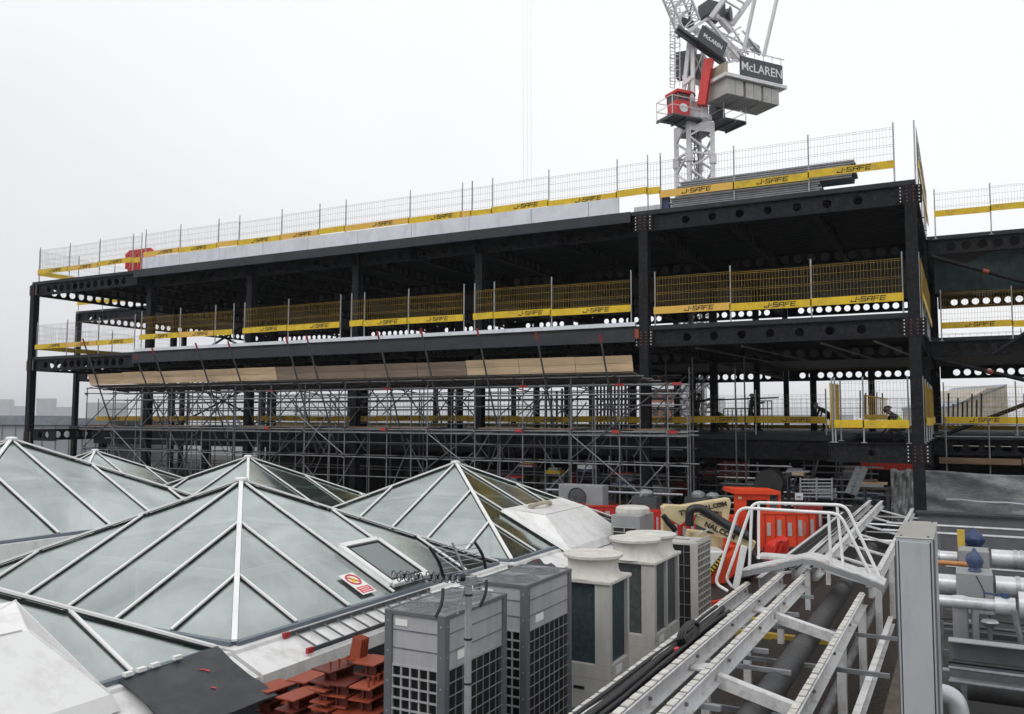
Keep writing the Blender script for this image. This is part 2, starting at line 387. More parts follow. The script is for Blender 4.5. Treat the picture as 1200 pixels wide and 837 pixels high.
# slab edge trims and foam upstands of the middle bays
MB().box(-37.2, -10.45, YF-.20, YF-.13, ZR-.24, ZR+.15).build('edge_trim', 'trim', front)
MB().box(-37.1, -10.30, YF-.20, YF-.13, ZM-.42, ZM+.02).build('edge_trim', 'trim', front)
MB().box(-10.30, -10.15, YF-.215, YF-.12, ZM-.30, ZM+.03).build('edge_trim_end', 'redox', front)
xs = [-36.6, -33.9, -31.2, -28.4, -25.7, -22.9, -20.1, -17.3, -14.5, -12.1, -10.9]
for a, b in zip(xs[:-1], xs[1:]):
    MB().box(a+.012, b-.012, YF-.16, YF-.06, ZR+.16, ZR+.74).build('foam_upstand', 'foam', front)
MB().box(-10.8, -9.3, YF+1.2, YF+1.3, ZR+.16, ZR+.66).build('foam_upstand', 'foam', front)
MB().box(-37, -10.3, YF-.17, YF-.02, ZM+.155, ZM+.30).build('foam_upstand', 'foam', front)
# lower floor, set back behind the scaffold
MB().box(-45.5, -3.9, 33.0, YM-.3, -.75, -.55).build('floor_slab', 'deck_under', front)
xa = -45.4
for x in [-36.97, -29.95, -23.6, -17.28, -9.98, -3.9]:
    beam(front, (xa, 33.05, -.755), x-xa-.05, dep=.72, dia=.10, pitch=1.6); xa = x
for x in COLX[:-1]:
    beam(front, (x, 33.2, -.76), YM-33.6, 'y'); col_mb(MB(), x+.5, 33.4, -3.9, -.76).build('column', 'steel', front)
beam(front, (-3.75, YF, ZL), 2.4, pitch=.9, dia=.2); beam(front, (-1.2, YF+.2, ZL), YM-YF-.4, 'y'); beam(front, (-3.8, YF, ZL), 9, 'y')
beam(front, (-45.4, YF, ZL+.1), 2.2); beam(front, (-45.55, YF+.2, ZL+.1), YM-YF-.4, 'y')
for p, q in (((-36.8, YM+.1, 6.9), (-45.3, YM+.1, 3.3)), ((-45.3, YM+.1, 6.9), (-36.8, YM+.1, 3.3)), ((-36.8, YM+.1, 2.7), (-45.3, YM+.1, -.5)), ((-45.3, YM+.1, 2.7), (-36.8, YM+.1, -.5))):
    MB().tube([p, q], .07).build('brace', 'steel', rear)
for yy in (YM, 48., YB):
    for x in REARX:
        col_mb(MB(), x, yy, -3.9, ZR-.02, .30).build('column', 'steel', rear)
for x in (-13.6, -7., -4.1):
    col_mb(MB(), x, 48., -3.9, ZM-.6, .3).build('column', 'steel', rear)
for z in (ZR, ZM, -.76):
    for yy in (YM, YB):
        for a, b in zip(REARX[:-1], REARX[1:]): beam(rear, (a+.18, yy, z), b-a-.36, dep=.72 if yy == YB else .62)
    xx = REARX[0]
    for x in REARX: beam(rear, (x, YM+.2, z), YB-YM-.4, 'y')
    MB().box(-55.5, 16.6, YM-.1 if z > 0 else YM-.28, YB+.1, z+.004, z+(.15 if z > 0 else .21)).build('roof_slab' if z == ZR else 'floor_slab', 'deck_under', rear)
# diagonal braces of the right hand bay
for p, q in (((-.9, 38.45, 6.7), (7.5, 38.45, 3.35)), ((-.9, 38.45, 2.5), (7.5, 38.45, .0)), ((7.5, 38.4, 2.9), (-.9, 38.4, -.7)), ((7.4, 38.4, 7.0), (1.2, 38.4, 2.6))):
    b = MB().tube([p, q], .085, 10).build('brace', 'steel', rear)
    p = V(p); q = V(q); mb = MB()
    for k in (.22, .42): mb.tube([p.lerp(q, k), p.lerp(q, k+.025)], .1, 8)
    mb.build('brace_joint', 'redox', b)
gn = MB()
for i in range(24):
    x0 = -.8+i*.38; zt = 6.6-.25*math.sin(i*.7)
    gn.prism([(x0, 38.9+.1*math.sin(i*1.3), zt), (x0+.38, 38.9+.1*math.sin(i*1.3+1.3), 6.6-.25*math.sin((i+1)*.7)), (x0+.38, 39.0, 5.2+.2*math.sin(i+1)), (x0, 39.0, 5.2+.2*math.sin(i))], (0, .02, 0))
tag(gn.build('debris_net', 'net'), 'dark green debris netting hung under the roof of the right hand bay', 'netting')
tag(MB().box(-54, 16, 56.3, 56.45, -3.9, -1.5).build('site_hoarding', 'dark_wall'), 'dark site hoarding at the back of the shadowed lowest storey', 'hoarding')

# ------------------------------------------------------------------ lettered edge barriers
GL = {'J': [((1, 1), (1, 0)), ((1, 0), (0, 0)), ((0, 0), (0, .28))], '-': [((.1, .45), (.45, .45))],
      'S': [((1, 1), (0, 1)), ((0, 1), (0, .52)), ((0, .52), (1, .48)), ((1, .48), (1, 0)), ((1, 0), (0, 0))],
      'A': [((0, 0), (0, .75)), ((0, .75), (.25, 1)), ((.25, 1), (1, 1)), ((1, 1), (1, 0)), ((0, .42), (1, .42))],
      'F': [((0, 0), (0, 1)), ((0, 1), (1, 1)), ((0, .5), (.85, .5))],
      'E': [((1, 1), (0, 1)), ((0, 1), (0, 0)), ((0, 0), (1, 0)), ((0, .5), (.85, .5))]}
def letters(mb, txt, o, ux, uz, nrm, h, wch=1.25, gap=.32, th=.2):
    o = V(o); ux = V(ux).normalized(); uz = V(uz).normalized(); nrm = V(nrm).normalized(); x = 0
    for ch in txt:
        wd = h*(wch if ch != '-' else .55)
        for (a, b) in GL[ch]:
            def pt(c): return o+ux*(x+c[0]*wd*(.82 if ch != '-' else 1)+c[1]*h*.22)+uz*(c[1]*h)+nrm*.003
            p, q = pt(a), pt(b); d = (q-p).normalized(); p = p-d*(h*th/2); q = q+d*(h*th/2)
            mb.bar(p, q, h*th, .006, up=nrm, caps=True)
        x += wd+h*gap*.5
    return x
def barrier_run(S, base, direc, nrm, z0, where, group, board='yellow', boardoff=.54, mtop=1.9, meshm='mesh_grey', text=True, step=.1, cols=None, last_post=True, posth=2.08, wire=.0055, nolet=()):
    direc = V(direc); nrm = V(nrm)
    wide = [i for i in range(len(S)-1)]
    for i in wide:
        a, b = S[i], S[i+1]; p0 = V(base)+direc*a; p0.z = z0
        bc = cols[i % len(cols)] if cols else board
        t = thing('edge_barrier', f'{"grey" if meshm=="mesh_grey" else "yellow"} mesh barrier, {"orange" if bc=="yellow_faded" else ("mustard" if bc=="yellow_dull" else "yellow")} board, {where}, {NUM[i]} bay', 'barrier', p0, group)
        jz = random.uniform(-.03, .03); js = random.uniform(-.012, .012)
        L_ = b-a; mb = MB(); zb = z0+boardoff+.1+jz; zt = z0+mtop+jz+random.uniform(-.02, .02)
        off = nrm*.03
        n = max(2, int(L_/step))
        for k in range(n+1):
            bw_ = .012*math.sin(k*.9+i); p = p0+direc*(L_*k/n)+off+nrm*bw_; p.z = zb+js*k*.1
            q = p.copy()+direc*random.uniform(-.012, .012)+nrm*random.uniform(-.01, .01); q.z = zt+js*k*.1; mb.bar(p, q, wire, wire, caps=False)
        for zz in (zt, zt-.06, zt-.30, zt-.56, zt-.62, zt-.86, zt-1.08):
            if zz < zb: continue
            p = p0+off+nrm*.008; p.z = zz; q = p+direc*L_; q.z += js*n*.1; mb.bar(p, q, wire*1.15, wire*1.15, caps=False)
        mb.build('mesh_panel', meshm, t)
        p = p0+nrm*.075; p.z = z0+boardoff+.135+jz; q = p+direc*(L_+.02); q.z += js*2
        sl_ = V((direc.x, direc.y, js*2/L_))
        tb = MB().bar(p-direc*.02, q, .022, .255).build('toe_board', bc, t)
        if text and L_ > 1.6 and i not in nolet:
            mb = MB(); hh = .135; o = p+direc*(L_*.5-.45*random.uniform(.2, 1.1))+nrm*.0125; o.z = z0+boardoff+.075+jz+js*2*(o-p).dot(direc)/L_
            letters(mb, 'J-SAFE', o, sl_, (0, 0, 1), nrm, hh); mb.build('lettering', 'letter', tb)
        for s in ((a, b) if (last_post and i == wide[-1]) else (a,)):
            p = V(base)+direc*s-nrm*.02; p.z = z0-.02; q = p.copy(); q.z = z0+posth
            pm = MB(); pm.tube([p, q], .026, 8); pm.box(p.x-.08, p.x+.08, p.y-.08, p.y+.08, z0-.02, z0)
            pm.build('post', 'galv', t, smooth=True)
X_, Y_ = (1, 0, 0), (0, 1, 0); NF = (0, -1, 0)
gp = 'edge barriers around the open floors'
mixc = ['yellow', 'yellow', 'yellow_faded', 'yellow', 'yellow_faded', 'yellow']
barrier_run([-45.23, -42.64, -40.16, -37.55, -36.9], (0, YF-.02, 0), X_, NF, ZR+.02, 'roof edge of the left end bay', gp, cols=['yellow', 'yellow_faded', 'yellow'])
barrier_run([-36.6, -34.07, -31.45, -30.08, -27.42, -25.18, -23.7, -20.28, -17.71, -17.25], (0, YF-.02, 0), X_, NF, ZR+.15, 'above the long white roof upstand', gp, boardoff=.62, mtop=1.78, cols=['yellow_faded', 'yellow', 'yellow_faded', 'yellow', 'yellow_faded', 'yellow'])
barrier_run([-17.25, -16.3, -13.81, -11.01, -9.83, -9.35], (0, YF-.02, 0), X_, NF, ZR+.15, 'white roof upstand just left of centre column', gp, boardoff=.58, mtop=1.78, nolet=(0,))
barrier_run([-9.35, -6.71, -4.24, -1.64], (0, YF-.02, 0), X_, NF, ZR+.02, 'roof edge above the decking bundles', gp, cols=['yellow_faded', 'yellow', 'yellow'])
barrier_run([.1, 2.5, 5., 7.4, 9.3], (-1.02, YF, 0), Y_, (1, 0, 0), ZR+.02, 'right flank of the front wing roof', gp, text=False)
barrier_run([.2, 2.6, 5., 7.4, 9.3], (-45.6, YF, 0), Y_, (-1, 0, 0), ZR+.02, 'left flank of the front wing roof', gp, text=False)
barrier_run([.2, 2.6, 5., 7.4, 9.3], (-45.6, YF, 0), Y_, (-1, 0, 0), ZM+.02, 'left flank of the middle floor', gp, text=False)
barrier_run([.3, 2.6, 5., 7.4, 9.3], (-1.02, YF, 0), Y_, (1, 0, 0), ZM+.02, 'right flank of the middle floor', gp, text=False, meshm='mesh_yellow')
barrier_run([.3, 2.6, 5., 7.4, 9.3], (-1.02, YF, 0), Y_, (1, 0, 0), ZL+.02, 'right flank of the lowest open floor', gp, text=False, meshm='mesh_yellow')
mk = dict(meshm='mesh_yellow', wire=.0068)
barrier_run([-45.2, -42.6, -40., -37.2], (0, YF-.02, 0), X_, NF, ZM+.02, 'middle floor of the left end bay', gp, cols=['yellow', 'yellow_faded'])
barrier_run([-36.7, -33.9, -31.5, -30.3], (0, YF-.02, 0), X_, NF, ZM+.15, 'middle floor, second group from left', gp, boardoff=.6, mtop=1.75, cols=['yellow', 'yellow_faded', 'yellow'], **mk)
barrier_run([-29.6, -26.9, -23.9], (0, YF-.02, 0), X_, NF, ZM+.15, 'middle floor, third group from left', gp, boardoff=.6, mtop=1.75, **mk)
barrier_run([-23.3, -22.6, -20.3, -17.6], (0, YF-.02, 0), X_, NF, ZM+.15, 'middle floor, fourth group from left', gp, boardoff=.6, mtop=1.75, **mk)
barrier_run([-17.1, -16.2, -13.7, -10.5], (0, YF-.02, 0), X_, NF, ZM+.15, 'middle floor, just left of centre column', gp, boardoff=.56, mtop=1.75, **mk)
barrier_run([-9.6, -6.9, -4.25, -1.5], (0, YF-.02, 0), X_, NF, ZM+.02, 'middle floor of the big right bay', gp, boardoff=.5, mtop=1.85, cols=['yellow_faded', 'yellow', 'yellow'], **mk)
barrier_run([-45.2+2.55*k for k in range(17)], (0, 33.1, 0), X_, NF, -.55, 'lowest open floor behind the scaffold', gp, board='yellow_dull', boardoff=.42, mtop=1.5, step=.16, posth=1.7, last_post=True)
barrier_run([-3.6, -2.75, -1.45], (0, YF-.02, 0), X_, NF, ZL+.02, 'right corner of the lowest open floor', gp, boardoff=.42, text=False)
barrier_run([.1, 2.3], (-3.72, YF, 0), Y_, (-1, 0, 0), ZL+.02, 'edge on at the lowest right corner', gp, boardoff=.42, text=False, meshm='yellow', step=.05, wire=.022)
barrier_run([-.7, 1.3, 3.9, 6.5, 9.1], (0, YM-.15, 0), X_, NF, ZR+.02, 'roof of the set back right wing', gp, boardoff=.9, text=False)
barrier_run([-.6, 1.9, 4.4, 6.9, 9.4], (0, YM-.15, 0), X_, NF, ZM+.02, 'middle floor of set back right wing', gp, boardoff=.45, **mk)
barrier_run([-.6, 1.9, 4.4, 6.9, 9.4], (0, YM-.35, 0), X_, NF, ZL+.17, 'lowest floor of set back right wing', gp, boardoff=.42, **mk)
barrier_run([-55.2, -52.6, -50., -47.4], (0, YM-.15, 0), X_, NF, ZR+.02, 'far left roof end of rear wing', gp, text=False)
for zz, nm in ((-.55, 'lowest'), (ZM+.02, 'middle')):
    barrier_run([-54+5.2*k for k in range(14)], (0, YB-.2, 0), X_, NF, zz, f'back edge of the {nm} floor', gp, text=False, step=.35, boardoff=-.05, cols=['yellow_dull'], wire=.012)

# ------------------------------------------------------------------ decking bundles on the roof, red panel
def decking(x0, x1, y0, z0, n, label):
    t = thing('decking_bundle', label, 'steel decking', ((x0+x1)/2, y0+.5, z0), 'bundles of steel decking on the roof')
    for k in range(n):
        mb = MB(); sh = random.uniform(-.12, .12); y = y0; pts = []
        while y < y0+.95:
            pts += [(y, 0), (y+.03, .05), (y+.12, .05), (y+.15, 0)]; y += .2
        vs = []; fs = []
        for xx in (x0+sh, x1+sh):
            vs += [(xx, a, z0+k*.075+b) for a, b in pts]
        m = len(pts)
        for i in range(m-1): fs.append((i, i+1, m+i+1, m+i))
        mb.add(vs, fs); mb.box(x0+sh, x1+sh, y0-.012, y0, z0+k*.075-.018, z0+k*.075+.03)
        mb.build('sheet', 'decking', t)
decking(-9.0, -3.9, YF+.10, ZR+.2, 5, 'long bundle of grey corrugated steel decking lying lowest on the roof edge')
decking(-8.8, -2.9, YF+.35, ZR+.60, 8, 'higher grey bundle of corrugated steel decking stacked behind the front one')
decking(-9.2, -6.0, YF+1.5, ZR+.72, 6, 'short bundle of steel decking hidden mostly behind the others')
for k in range(3): tag(MB().box(-8.5+k*2.2, -8.35+k*2.2, YF+.4, YF+1.3, ZR+.15, ZR+.59).build('timber_bearer', 'timber'), f'{("left", "middle", "right")[k]} timber bearer under the higher decking bundle on the roof', 'timber', 'timber bearers')
tag(MB().box(-9.35, -9.08, YF+.1, YF+.3, ZR+.2, ZR+.62).build('sheet_wrap', 'blue'), 'blue wrapped packet at the left end of the roof decking bundles', 'packet')
rs = thing('red_stillage', 'red stillage frame with upright white slots on the roof near its left end', 'stillage', (-37.8, YF+.6, ZR+.15))
zb_, zt_, yy_ = ZR+.30, ZR+1.42, YF+.55
MB().prism([(-38.9, yy_, zt_-.26), (-38.9, yy_, zt_-.22), (-38.55, yy_, zt_), (-36.95, yy_, zt_), (-36.6, yy_, zt_-.25), (-36.6, yy_, zt_-.26)], (0, .1, 0)).build('top_plate', 'red', rs)
MB().prism([(-38.7, yy_, zb_+.16), (-38.6, yy_, zb_), (-37.0, yy_, zb_), (-36.8, yy_, zb_+.16)], (0, .1, 0)).build('bottom_plate', 'red', rs)
for k in range(7): MB().box(-38.85+k*.335, -38.65+k*.335, yy_, yy_+.1, zb_+.161, zt_-.261).build('bar', 'red', rs)
# ------------------------------------------------------------------ plywood fan and scaffold
YN = 27.05
fan = thing('protection_fan', 'sloping plywood protection fan on tubes running along the front below the middle floor', 'scaffold fan', (-23, YN, 1.5))
fx = [-37.7, -35.2, -32.8, -30.4, -28.1, -25.55, -23.3, -20.9, -18.4, -16.2, -14.0, -11.8, -9.7]
for i, (a, b) in enumerate(zip(fx[:-1], fx[1:])):
    m = 'ply' if i < 5 or i > 8 else 'ply_wet'
    zt = 2.15+random.uniform(-.02, .02); zm = 1.89
    MB().prism([(a+.01, YN, zm+.005), (b-.01, YN, zm+.005), (b-.01, YN-.10, zt), (a+.01, YN-.10, zt)], (0, .035, 0)).build('board', m, fan)
    MB().prism([(a+.01, YN+.06, 1.62), (b-.01, YN+.06, 1.62), (b-.01, YN, zm-.003), (a+.01, YN, zm-.003)], (0, .035, 0)).build('board', m, fan)
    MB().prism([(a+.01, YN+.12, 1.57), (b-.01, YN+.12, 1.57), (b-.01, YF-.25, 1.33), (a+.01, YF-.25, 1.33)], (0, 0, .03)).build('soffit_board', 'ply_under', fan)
for pxx, pyy in ((97, 397), (158, 416), (178, 408), (229, 402), (267, 400), (335, 395), (359, 393), (442, 388), (493, 385), (559, 385), (628, 390), (703, 393)):
    p = ay(pxx, pyy, 26.2); q = V((p.x, 28.3, -1.6 if pxx > 300 else -1.2))
    tb = MB().tube([p, q], .034, 8).build('raker_tube', 'tube_dark', fan, smooth=True)
    MB().tube([p, p.lerp(q, .05)], .037, 8).build('end_cap', 'red_tip', tb)
for yy, zz in ((YN-.03, 1.45), (YN+.9, 1.40), (YN+1.8, 1.36)):
    MB().tube([(-37.8, yy, zz), (-9.3, yy, zz)], .026, 8).build('ledger', 'tube_dark', fan, smooth=True)
for k in range(22):
    x = -37.2+k*1.28
    MB().tube([(x, YN-.3, 1.47), (x, YF-.2, 1.30)], .024, 6).build('transom', 'tube_dark', fan, smooth=True)

scf = thing('scaffold', 'tube and fitting scaffold in front of the lowest storey carrying the plywood fan', 'scaffold', (-23, 27.7, -3.9))
sx = [-38.2, -36.1, -34.2, -32.2, -30.2, -28.2, -26.1, -24.2, -22.1, -20.0, -18.1, -16.0, -14.0, -12.1, -10.3, -8.6]
for r, yy in enumerate((27.35, 28.6)):
    for x in sx:
        MB().tube([(x+.3*r, yy, -3.9), (x+.3*r, yy, 1.5 if x < -10 else 1.2)], .0242, 8).build('standard', 'galv_dull', scf, smooth=True)
    for z in (1.18, .86, -.42, -.55, -1.52, -3.25):
        x1 = -8.2 if z > 0 else -7.9
        MB().tube([(-38.6 if z < 0 else -37., yy-.05, z+.02*r), (x1, yy-.05, z+.02*r)], .0242, 8).build('ledger', 'galv_dull', scf, smooth=True)
for x in sx[::1]:
    for z in (1.22, -.38, -1.48): MB().tube([(x+.05, 27.15, z), (x+.05, 28.9, z)], .024, 6).build('transom', 'tube_dark', scf)
for k, (a, b) in enumerate(((0, 2), (3, 1), (5, 7), (8, 6), (9, 11), (12, 10), (13, 15), (15, 13), (4, 3), (7, 8), (2, 4))):
    z0, z1 = (-3.2, -.5) if k % 3 else (-1.4, 1.2)
    MB().tube([(sx[a], 27.25, z0), (sx[b], 27.25, z1)], .0242, 8).build('brace', 'galv_dull' if k % 2 else 'tube_dark', scf, smooth=True)
for k in range(14):
    x = sx[k]; MB().tube([(x, 27.3, -3.3 if k % 2 else -.4), (x+.4, 28.7, -.5 if k % 2 else 1.2)], .024, 6).build('brace', 'tube_dark', scf)
for k in range(15):
    a_, b_ = sx[k], sx[k+1]
    for yy, z0_, z1_ in ((27.2, -3.3, -1.5), (28.75, -1.5, .9), (28.7, -3.6, -.6)):
        if random.random() < .72:
            d_ = random.choice((-1, 1)); j_ = random.uniform(-.3, .3)
            MB().tube([(a_ if d_ > 0 else b_, yy, z0_+j_), (b_ if d_ > 0 else a_, yy, z1_+j_)], .024, 6).build('brace', random.choice(['galv_dull', 'galv_dull', 'tube_dark', 'tube_dark']), scf, smooth=True)
    if k % 3 != 1: MB().box(a_+.05, b_-.02, 27.5, 28.3, -.36, -.32).build('scaffold_board', 'ply_wet' if k % 2 else 'timber', scf)
    if k % 2: MB().box(a_+.05, b_-.02, 27.6, 28.4, -3.18, -3.14).build('scaffold_board', 'timber', scf)
    if k % 2: MB().tube([(a_+.7, 28.0, -3.9), (a_+.7+random.uniform(-.1, .1), 28.0, 1.3)], .0242, 8).build('standard', 'galv_dull', scf, smooth=True)
for z in (.45, -1.0, -2.4):
    MB().tube([(-38.3, 28.5, z), (-8.3, 28.5, z+.05)], .0242, 8).build('ledger', 'galv_dull', scf, smooth=True)
for x in sx:
    for z in (1.18, -.42, -1.52): MB().box(x-.05, x+.05, 27.27, 27.37, z-.05, z+.05).build('coupler', 'galv_dull', scf)
for x in (-8.3, -10.3, -14., -20., -26.1):
    for a_, b_, z0_, z1_ in ((-.12, .2, 1.14, 1.22), (-.25, .05, -.46, -.36)): MB().box(x+a_, x+b_, 27.24, 27.265, z0_, z1_).build('red_coupler', 'red_tip', scf)
bc = thing('birdcage_scaffold', 'darker inner birdcage scaffold standing under the floors behind the fan', 'scaffold', (-23, 31.5, -3.9))
for yy in (30.4, 32.2):
    for k in range(20):
        x = -38+k*1.62+random.uniform(-.3, .3)
        MB().tube([(x, yy, -3.9), (x, yy, 1.9 if yy < 31 else 2.4)], .028, 6).build('standard', 'tube_dark' if k % 3 else 'galv_dull', bc)
    for z in (1.62, 1.35, 1.1, .8, .4, -.2, -1.1, -2.2):
        MB().tube([(-38, yy-.05, z), (-9, yy-.05, z)], .026, 6).build('ledger', 'tube_dark', bc)
for k in range(34):
    x = -37.5+k*.84; MB().tube([(x, 30.3, random.choice((-.3, .2))), (x+random.choice((-1.8, 1.8)), 30.3, 1.6)], .026, 6).build('brace', 'tube_dark', bc)
for k in range(10):
    x = -37+k*2.9; MB().tube([(x, 30., 1.45), (x+.3, 32.6, 1.2)], .026, 6).build('transom', 'tube_dark', bc)

# ------------------------------------------------------------------ tower crane
D0 = 60.
base = ad(814, 200, D0)
crane = thing('tower_crane', 'white luffing tower crane with red cab and grey concrete counterweights rising behind the roof', 'crane', (base.x, base.y, -22))
FH = V((-math.sin(YAW), math.cos(YAW), 0)); RH = V((math.cos(YAW), math.sin(YAW), 0))
def dirv(deg): a = R_(deg); return RH*math.sin(a)+FH*math.cos(a)      # deg to the right of the view axis
def cp(x, y, dd=0): return ad(x, y, D0+dd)
def lattice(mb, p, q, s, e1, e2, n, rc, rb):
    p = V(p); q = V(q); cs = [e1*(a*s/2)+e2*(b*s/2) for a, b in ((-1, -1), (1, -1), (1, 1), (-1, 1))]
    for c in cs: mb.bar(p+c, q+c, rc, rc)
    for i in range(n):
        a = p.lerp(q, i/n); b = p.lerp(q, (i+1)/n)
        for k in range(4):
            c0, c1 = cs[k], cs[(k+1) % 4]
            mb.bar(a+c0, a+c1, rb, rb); m_ = a.lerp(b, .5)
            mb.bar(a+c0, m_+c1, rb, rb); mb.bar(m_+c1, b+c0, rb, rb)
ma = dirv(74); mb2 = dirv(164)
mtop = cp(814, 141).z
mb = MB(); lattice(mb, (base.x, base.y, -22), (base.x, base.y, mtop-.3), 1.85, ma, mb2, 19, .27, .13)
for k in range(20):
    z = -22+(mtop+21.7)*k/19
    for s_ in (-1, 1): mb.bar(V((base.x, base.y, z))+ma*(s_*.92)-mb2*.92, V((base.x, base.y, z))+ma*(s_*.92)+mb2*.92, .12, .12); mb.bar(V((base.x, base.y, z))+mb2*(s_*.92)-ma*.92, V((base.x, base.y, z))+mb2*(s_*.92)+ma*.92, .12, .12)
mb.build('mast', 'crane_white', crane)
for k in range(3):
    z = mtop-2.9-k*3.9
    for a in (-1, 1):
        for b in (-1, 1):
            c = V((base.x, base.y, z))+ma*(a*.93)+mb2*(b*.93); MB().bar(c-V((0, 0, .35)), c+V((0, 0, .35)), .42, .42).build('mast_joint', 'crane_white', crane)
mb = MB()
for s_ in (-1, 1): mb.prism([V((base.x, base.y, mtop-1.0))+mb2*(s_*.93)-ma*.8, V((base.x, base.y, mtop-1.0))+mb2*(s_*.93)+ma*.8, V((base.x, base.y, mtop-.2))+mb2*(s_*.93)+ma*.8, V((base.x, base.y, mtop-.2))+mb2*(s_*.93)-ma*.8], mb2*.03); mb.prism([V((base.x, base.y, mtop-1.0))+ma*(s_*.93)-mb2*.8, V((base.x, base.y, mtop-1.0))+ma*(s_*.93)+mb2*.8, V((base.x, base.y, mtop-.2))+ma*(s_*.93)+mb2*.8, V((base.x, base.y, mtop-.2))+ma*(s_*.93)-mb2*.8], ma*.03)
mb.build('mast_collar', 'crane_white', crane)
mb = MB(); mb.lathe([(.95, mtop-.4), (1.25, mtop-.1), (1.25, mtop+.25), (1.0, mtop+.5), (1.0, mtop+1.1)], (base.x, base.y, 0), 20)
mb.build('slewing_ring', 'crane_white', crane)
mb = MB(); lattice(mb, (base.x-.1, base.y, -22), (base.x-.1, base.y, mtop), .55, ma, mb2, 24, .05, .035)
mb.build('mast_ladder', 'crane_grey', crane)
def obox(mb, c, ex, ey, ez, hx, hy, hz):
    c = V(c); vs = [c+ex*(a*hx)+ey*(b*hy)+ez*(d*hz) for d in (-1, 1) for a, b in ((-1, -1), (1, -1), (1, 1), (-1, 1))]
    return mb.add(vs, [(3, 2, 1, 0), (4, 5, 6, 7), (0, 1, 5, 4), (1, 2, 6, 5), (2, 3, 7, 6), (3, 0, 4, 7)])
UZ = V((0, 0, 1)); ca = dirv(64); cb = dirv(-26)
# platforms with handrails
for (x, y, dd, hx, hy) in ((796, 141, -1.0, 1.25, .9), (849, 146, .6, 1.0, 1.1)):
    c = cp(x, y, dd); mb = MB(); obox(mb, c, ca, cb, UZ, hx, hy, .05)
    for k in (-1, 0, 1): mb.bar(c+ca*(hx*k)-cb*hy-UZ*.1, c+ca*(hx*k)+cb*hy-UZ*.1, .1, .16)
    mb.bar(c-UZ*.15-ca*hx, V((base.x, base.y, c.z-.5)), .12, .12)
    pl = mb.build('platform', 'crane_grey', crane); mb = MB()
    cs = [c+ca*(a*hx)+cb*(b*hy) for a, b in ((-1, -1), (1, -1), (1, 1), (-1, 1))]
    for k in range(4):
        mb.bar(cs[k], cs[k]+UZ*1.3, .045, .045)
        for hgt in (.65, 1.3): mb.bar(cs[k]+UZ*hgt, cs[(k+1) % 4]+UZ*hgt, .04, .04)
    mb.build('handrail', 'crane_white', pl)
c = cp(795, 124, -1.2); mb = MB(); obox(mb, c-UZ*.35, ca, cb, UZ, .52, .6, .55); cabp = mb.build('cab', 'crane_red', crane, bevel=.05)
mb = MB(); obox(mb, c+UZ*.42, ca, cb, UZ, .5, .58, .24); mb.build('cab_window', 'window', cabp)
mb = MB(); obox(mb, c+UZ*.78, ca, cb, UZ, .62, .72, .12); mb.build('cab_roof', 'crane_red', cabp, bevel=.04)
mb = MB()
for a in (-1, 0, 1):
    for b in (-1, 1): mb.bar(c+ca*(a*.51)+cb*(b*.59)+UZ*.18, c+ca*(a*.51)+cb*(b*.59)+UZ*.68, .06, .06)
mb.build('cab_frame', 'crane_red', cabp)
e = c-UZ*.35-cb*.61+ca*(-.02); vs = [e+ca*(.36*math.cos(t*math.pi/10))+UZ*(.30*math.sin(t*math.pi/10)) for t in range(20)]
MB().prism(vs, -cb*.02).build('emblem', 'sign_white', cabp)
c = cp(840, 128, .8); mb = MB(); obox(mb, c, ca, cb, UZ, .38, .4, .75); mb.build('switch_cabinet', 'green' if 0 else 'crane_grey', crane)
# tower head legs
mb = MB()
for p, q in (((800, 118, -.6), (808, 48, -.5)), ((812, 120, -.9), (812, 48, -.7)), ((806, 120, .9), (816, 48, .9)), ((824, 120, .6), (824, 50, .6)), ((800, 100, -.6), (812, 90, -.9)), ((801, 90, -.5), (824, 100, .6))):
    mb.bar(cp(*p), cp(*q), .26, .26)
mb.build('tower_head', 'crane_white', crane)
MB().bar(cp(804, 92, .5), cp(804, 62, .5), 1.3, .9).build('drive_housing', 'crane_grey', crane)
MB().bar(cp(818, 96, 1.2), cp(818, 66, 1.2), 1.0, .9).build('drive_housing', 'box_grey', crane)
mb = MB(); p, q = cp(831, 70, -1.0), cp(822.5, 124, -1.2); mb.bar(p, q, .58, .5); mb.build('luffing_ram', 'crane_red', crane)
mb = MB()
for k in range(8): mb.lathe([(.02, 0), (.022, .3)], cp(803+k*1.4, 112-6*math.sin(k*.45), -1.1), 6)
mb = MB(); mb.tube([cp(801+14*t/8, 120-12*math.sin(math.pi*t/8*.8), -1.3) for t in range(9)], .05, 6); mb.build('hose', 'black', crane, smooth=True)
# ladder with cage
mb = MB(); e1, e2 = ca, cb
for dx in (-.2, .2): mb.bar(cp(788, 103, -.2)+ca*dx, cp(788, 10, -.2)+ca*dx, .05, .05)
a, b = cp(788, 103, -.2), cp(788, 10, -.2)
for k in range(24):
    m_ = a.lerp(b, k/24); mb.bar(m_-ca*.2, m_+ca*.2, .035, .035)
for k in range(7):
    m_ = a.lerp(b, (k+.6)/7)-cb*.3; pts = [m_+ca*(.38*math.cos(t*math.pi/6))+cb*(.38*math.sin(t*math.pi/6)) for t in range(13)]
    mb.tube(pts, .025, 5)
for t in (0, 2, 4, 8, 10): mb.bar(a-cb*.3+ca*(.38*math.cos(t*math.pi/6))+cb*(.38*math.sin(t*math.pi/6)), b-cb*.3+ca*(.38*math.cos(t*math.pi/6))+cb*(.38*math.sin(t*math.pi/6)), .025, .025)
mb.build('caged_ladder', 'crane_white', crane)
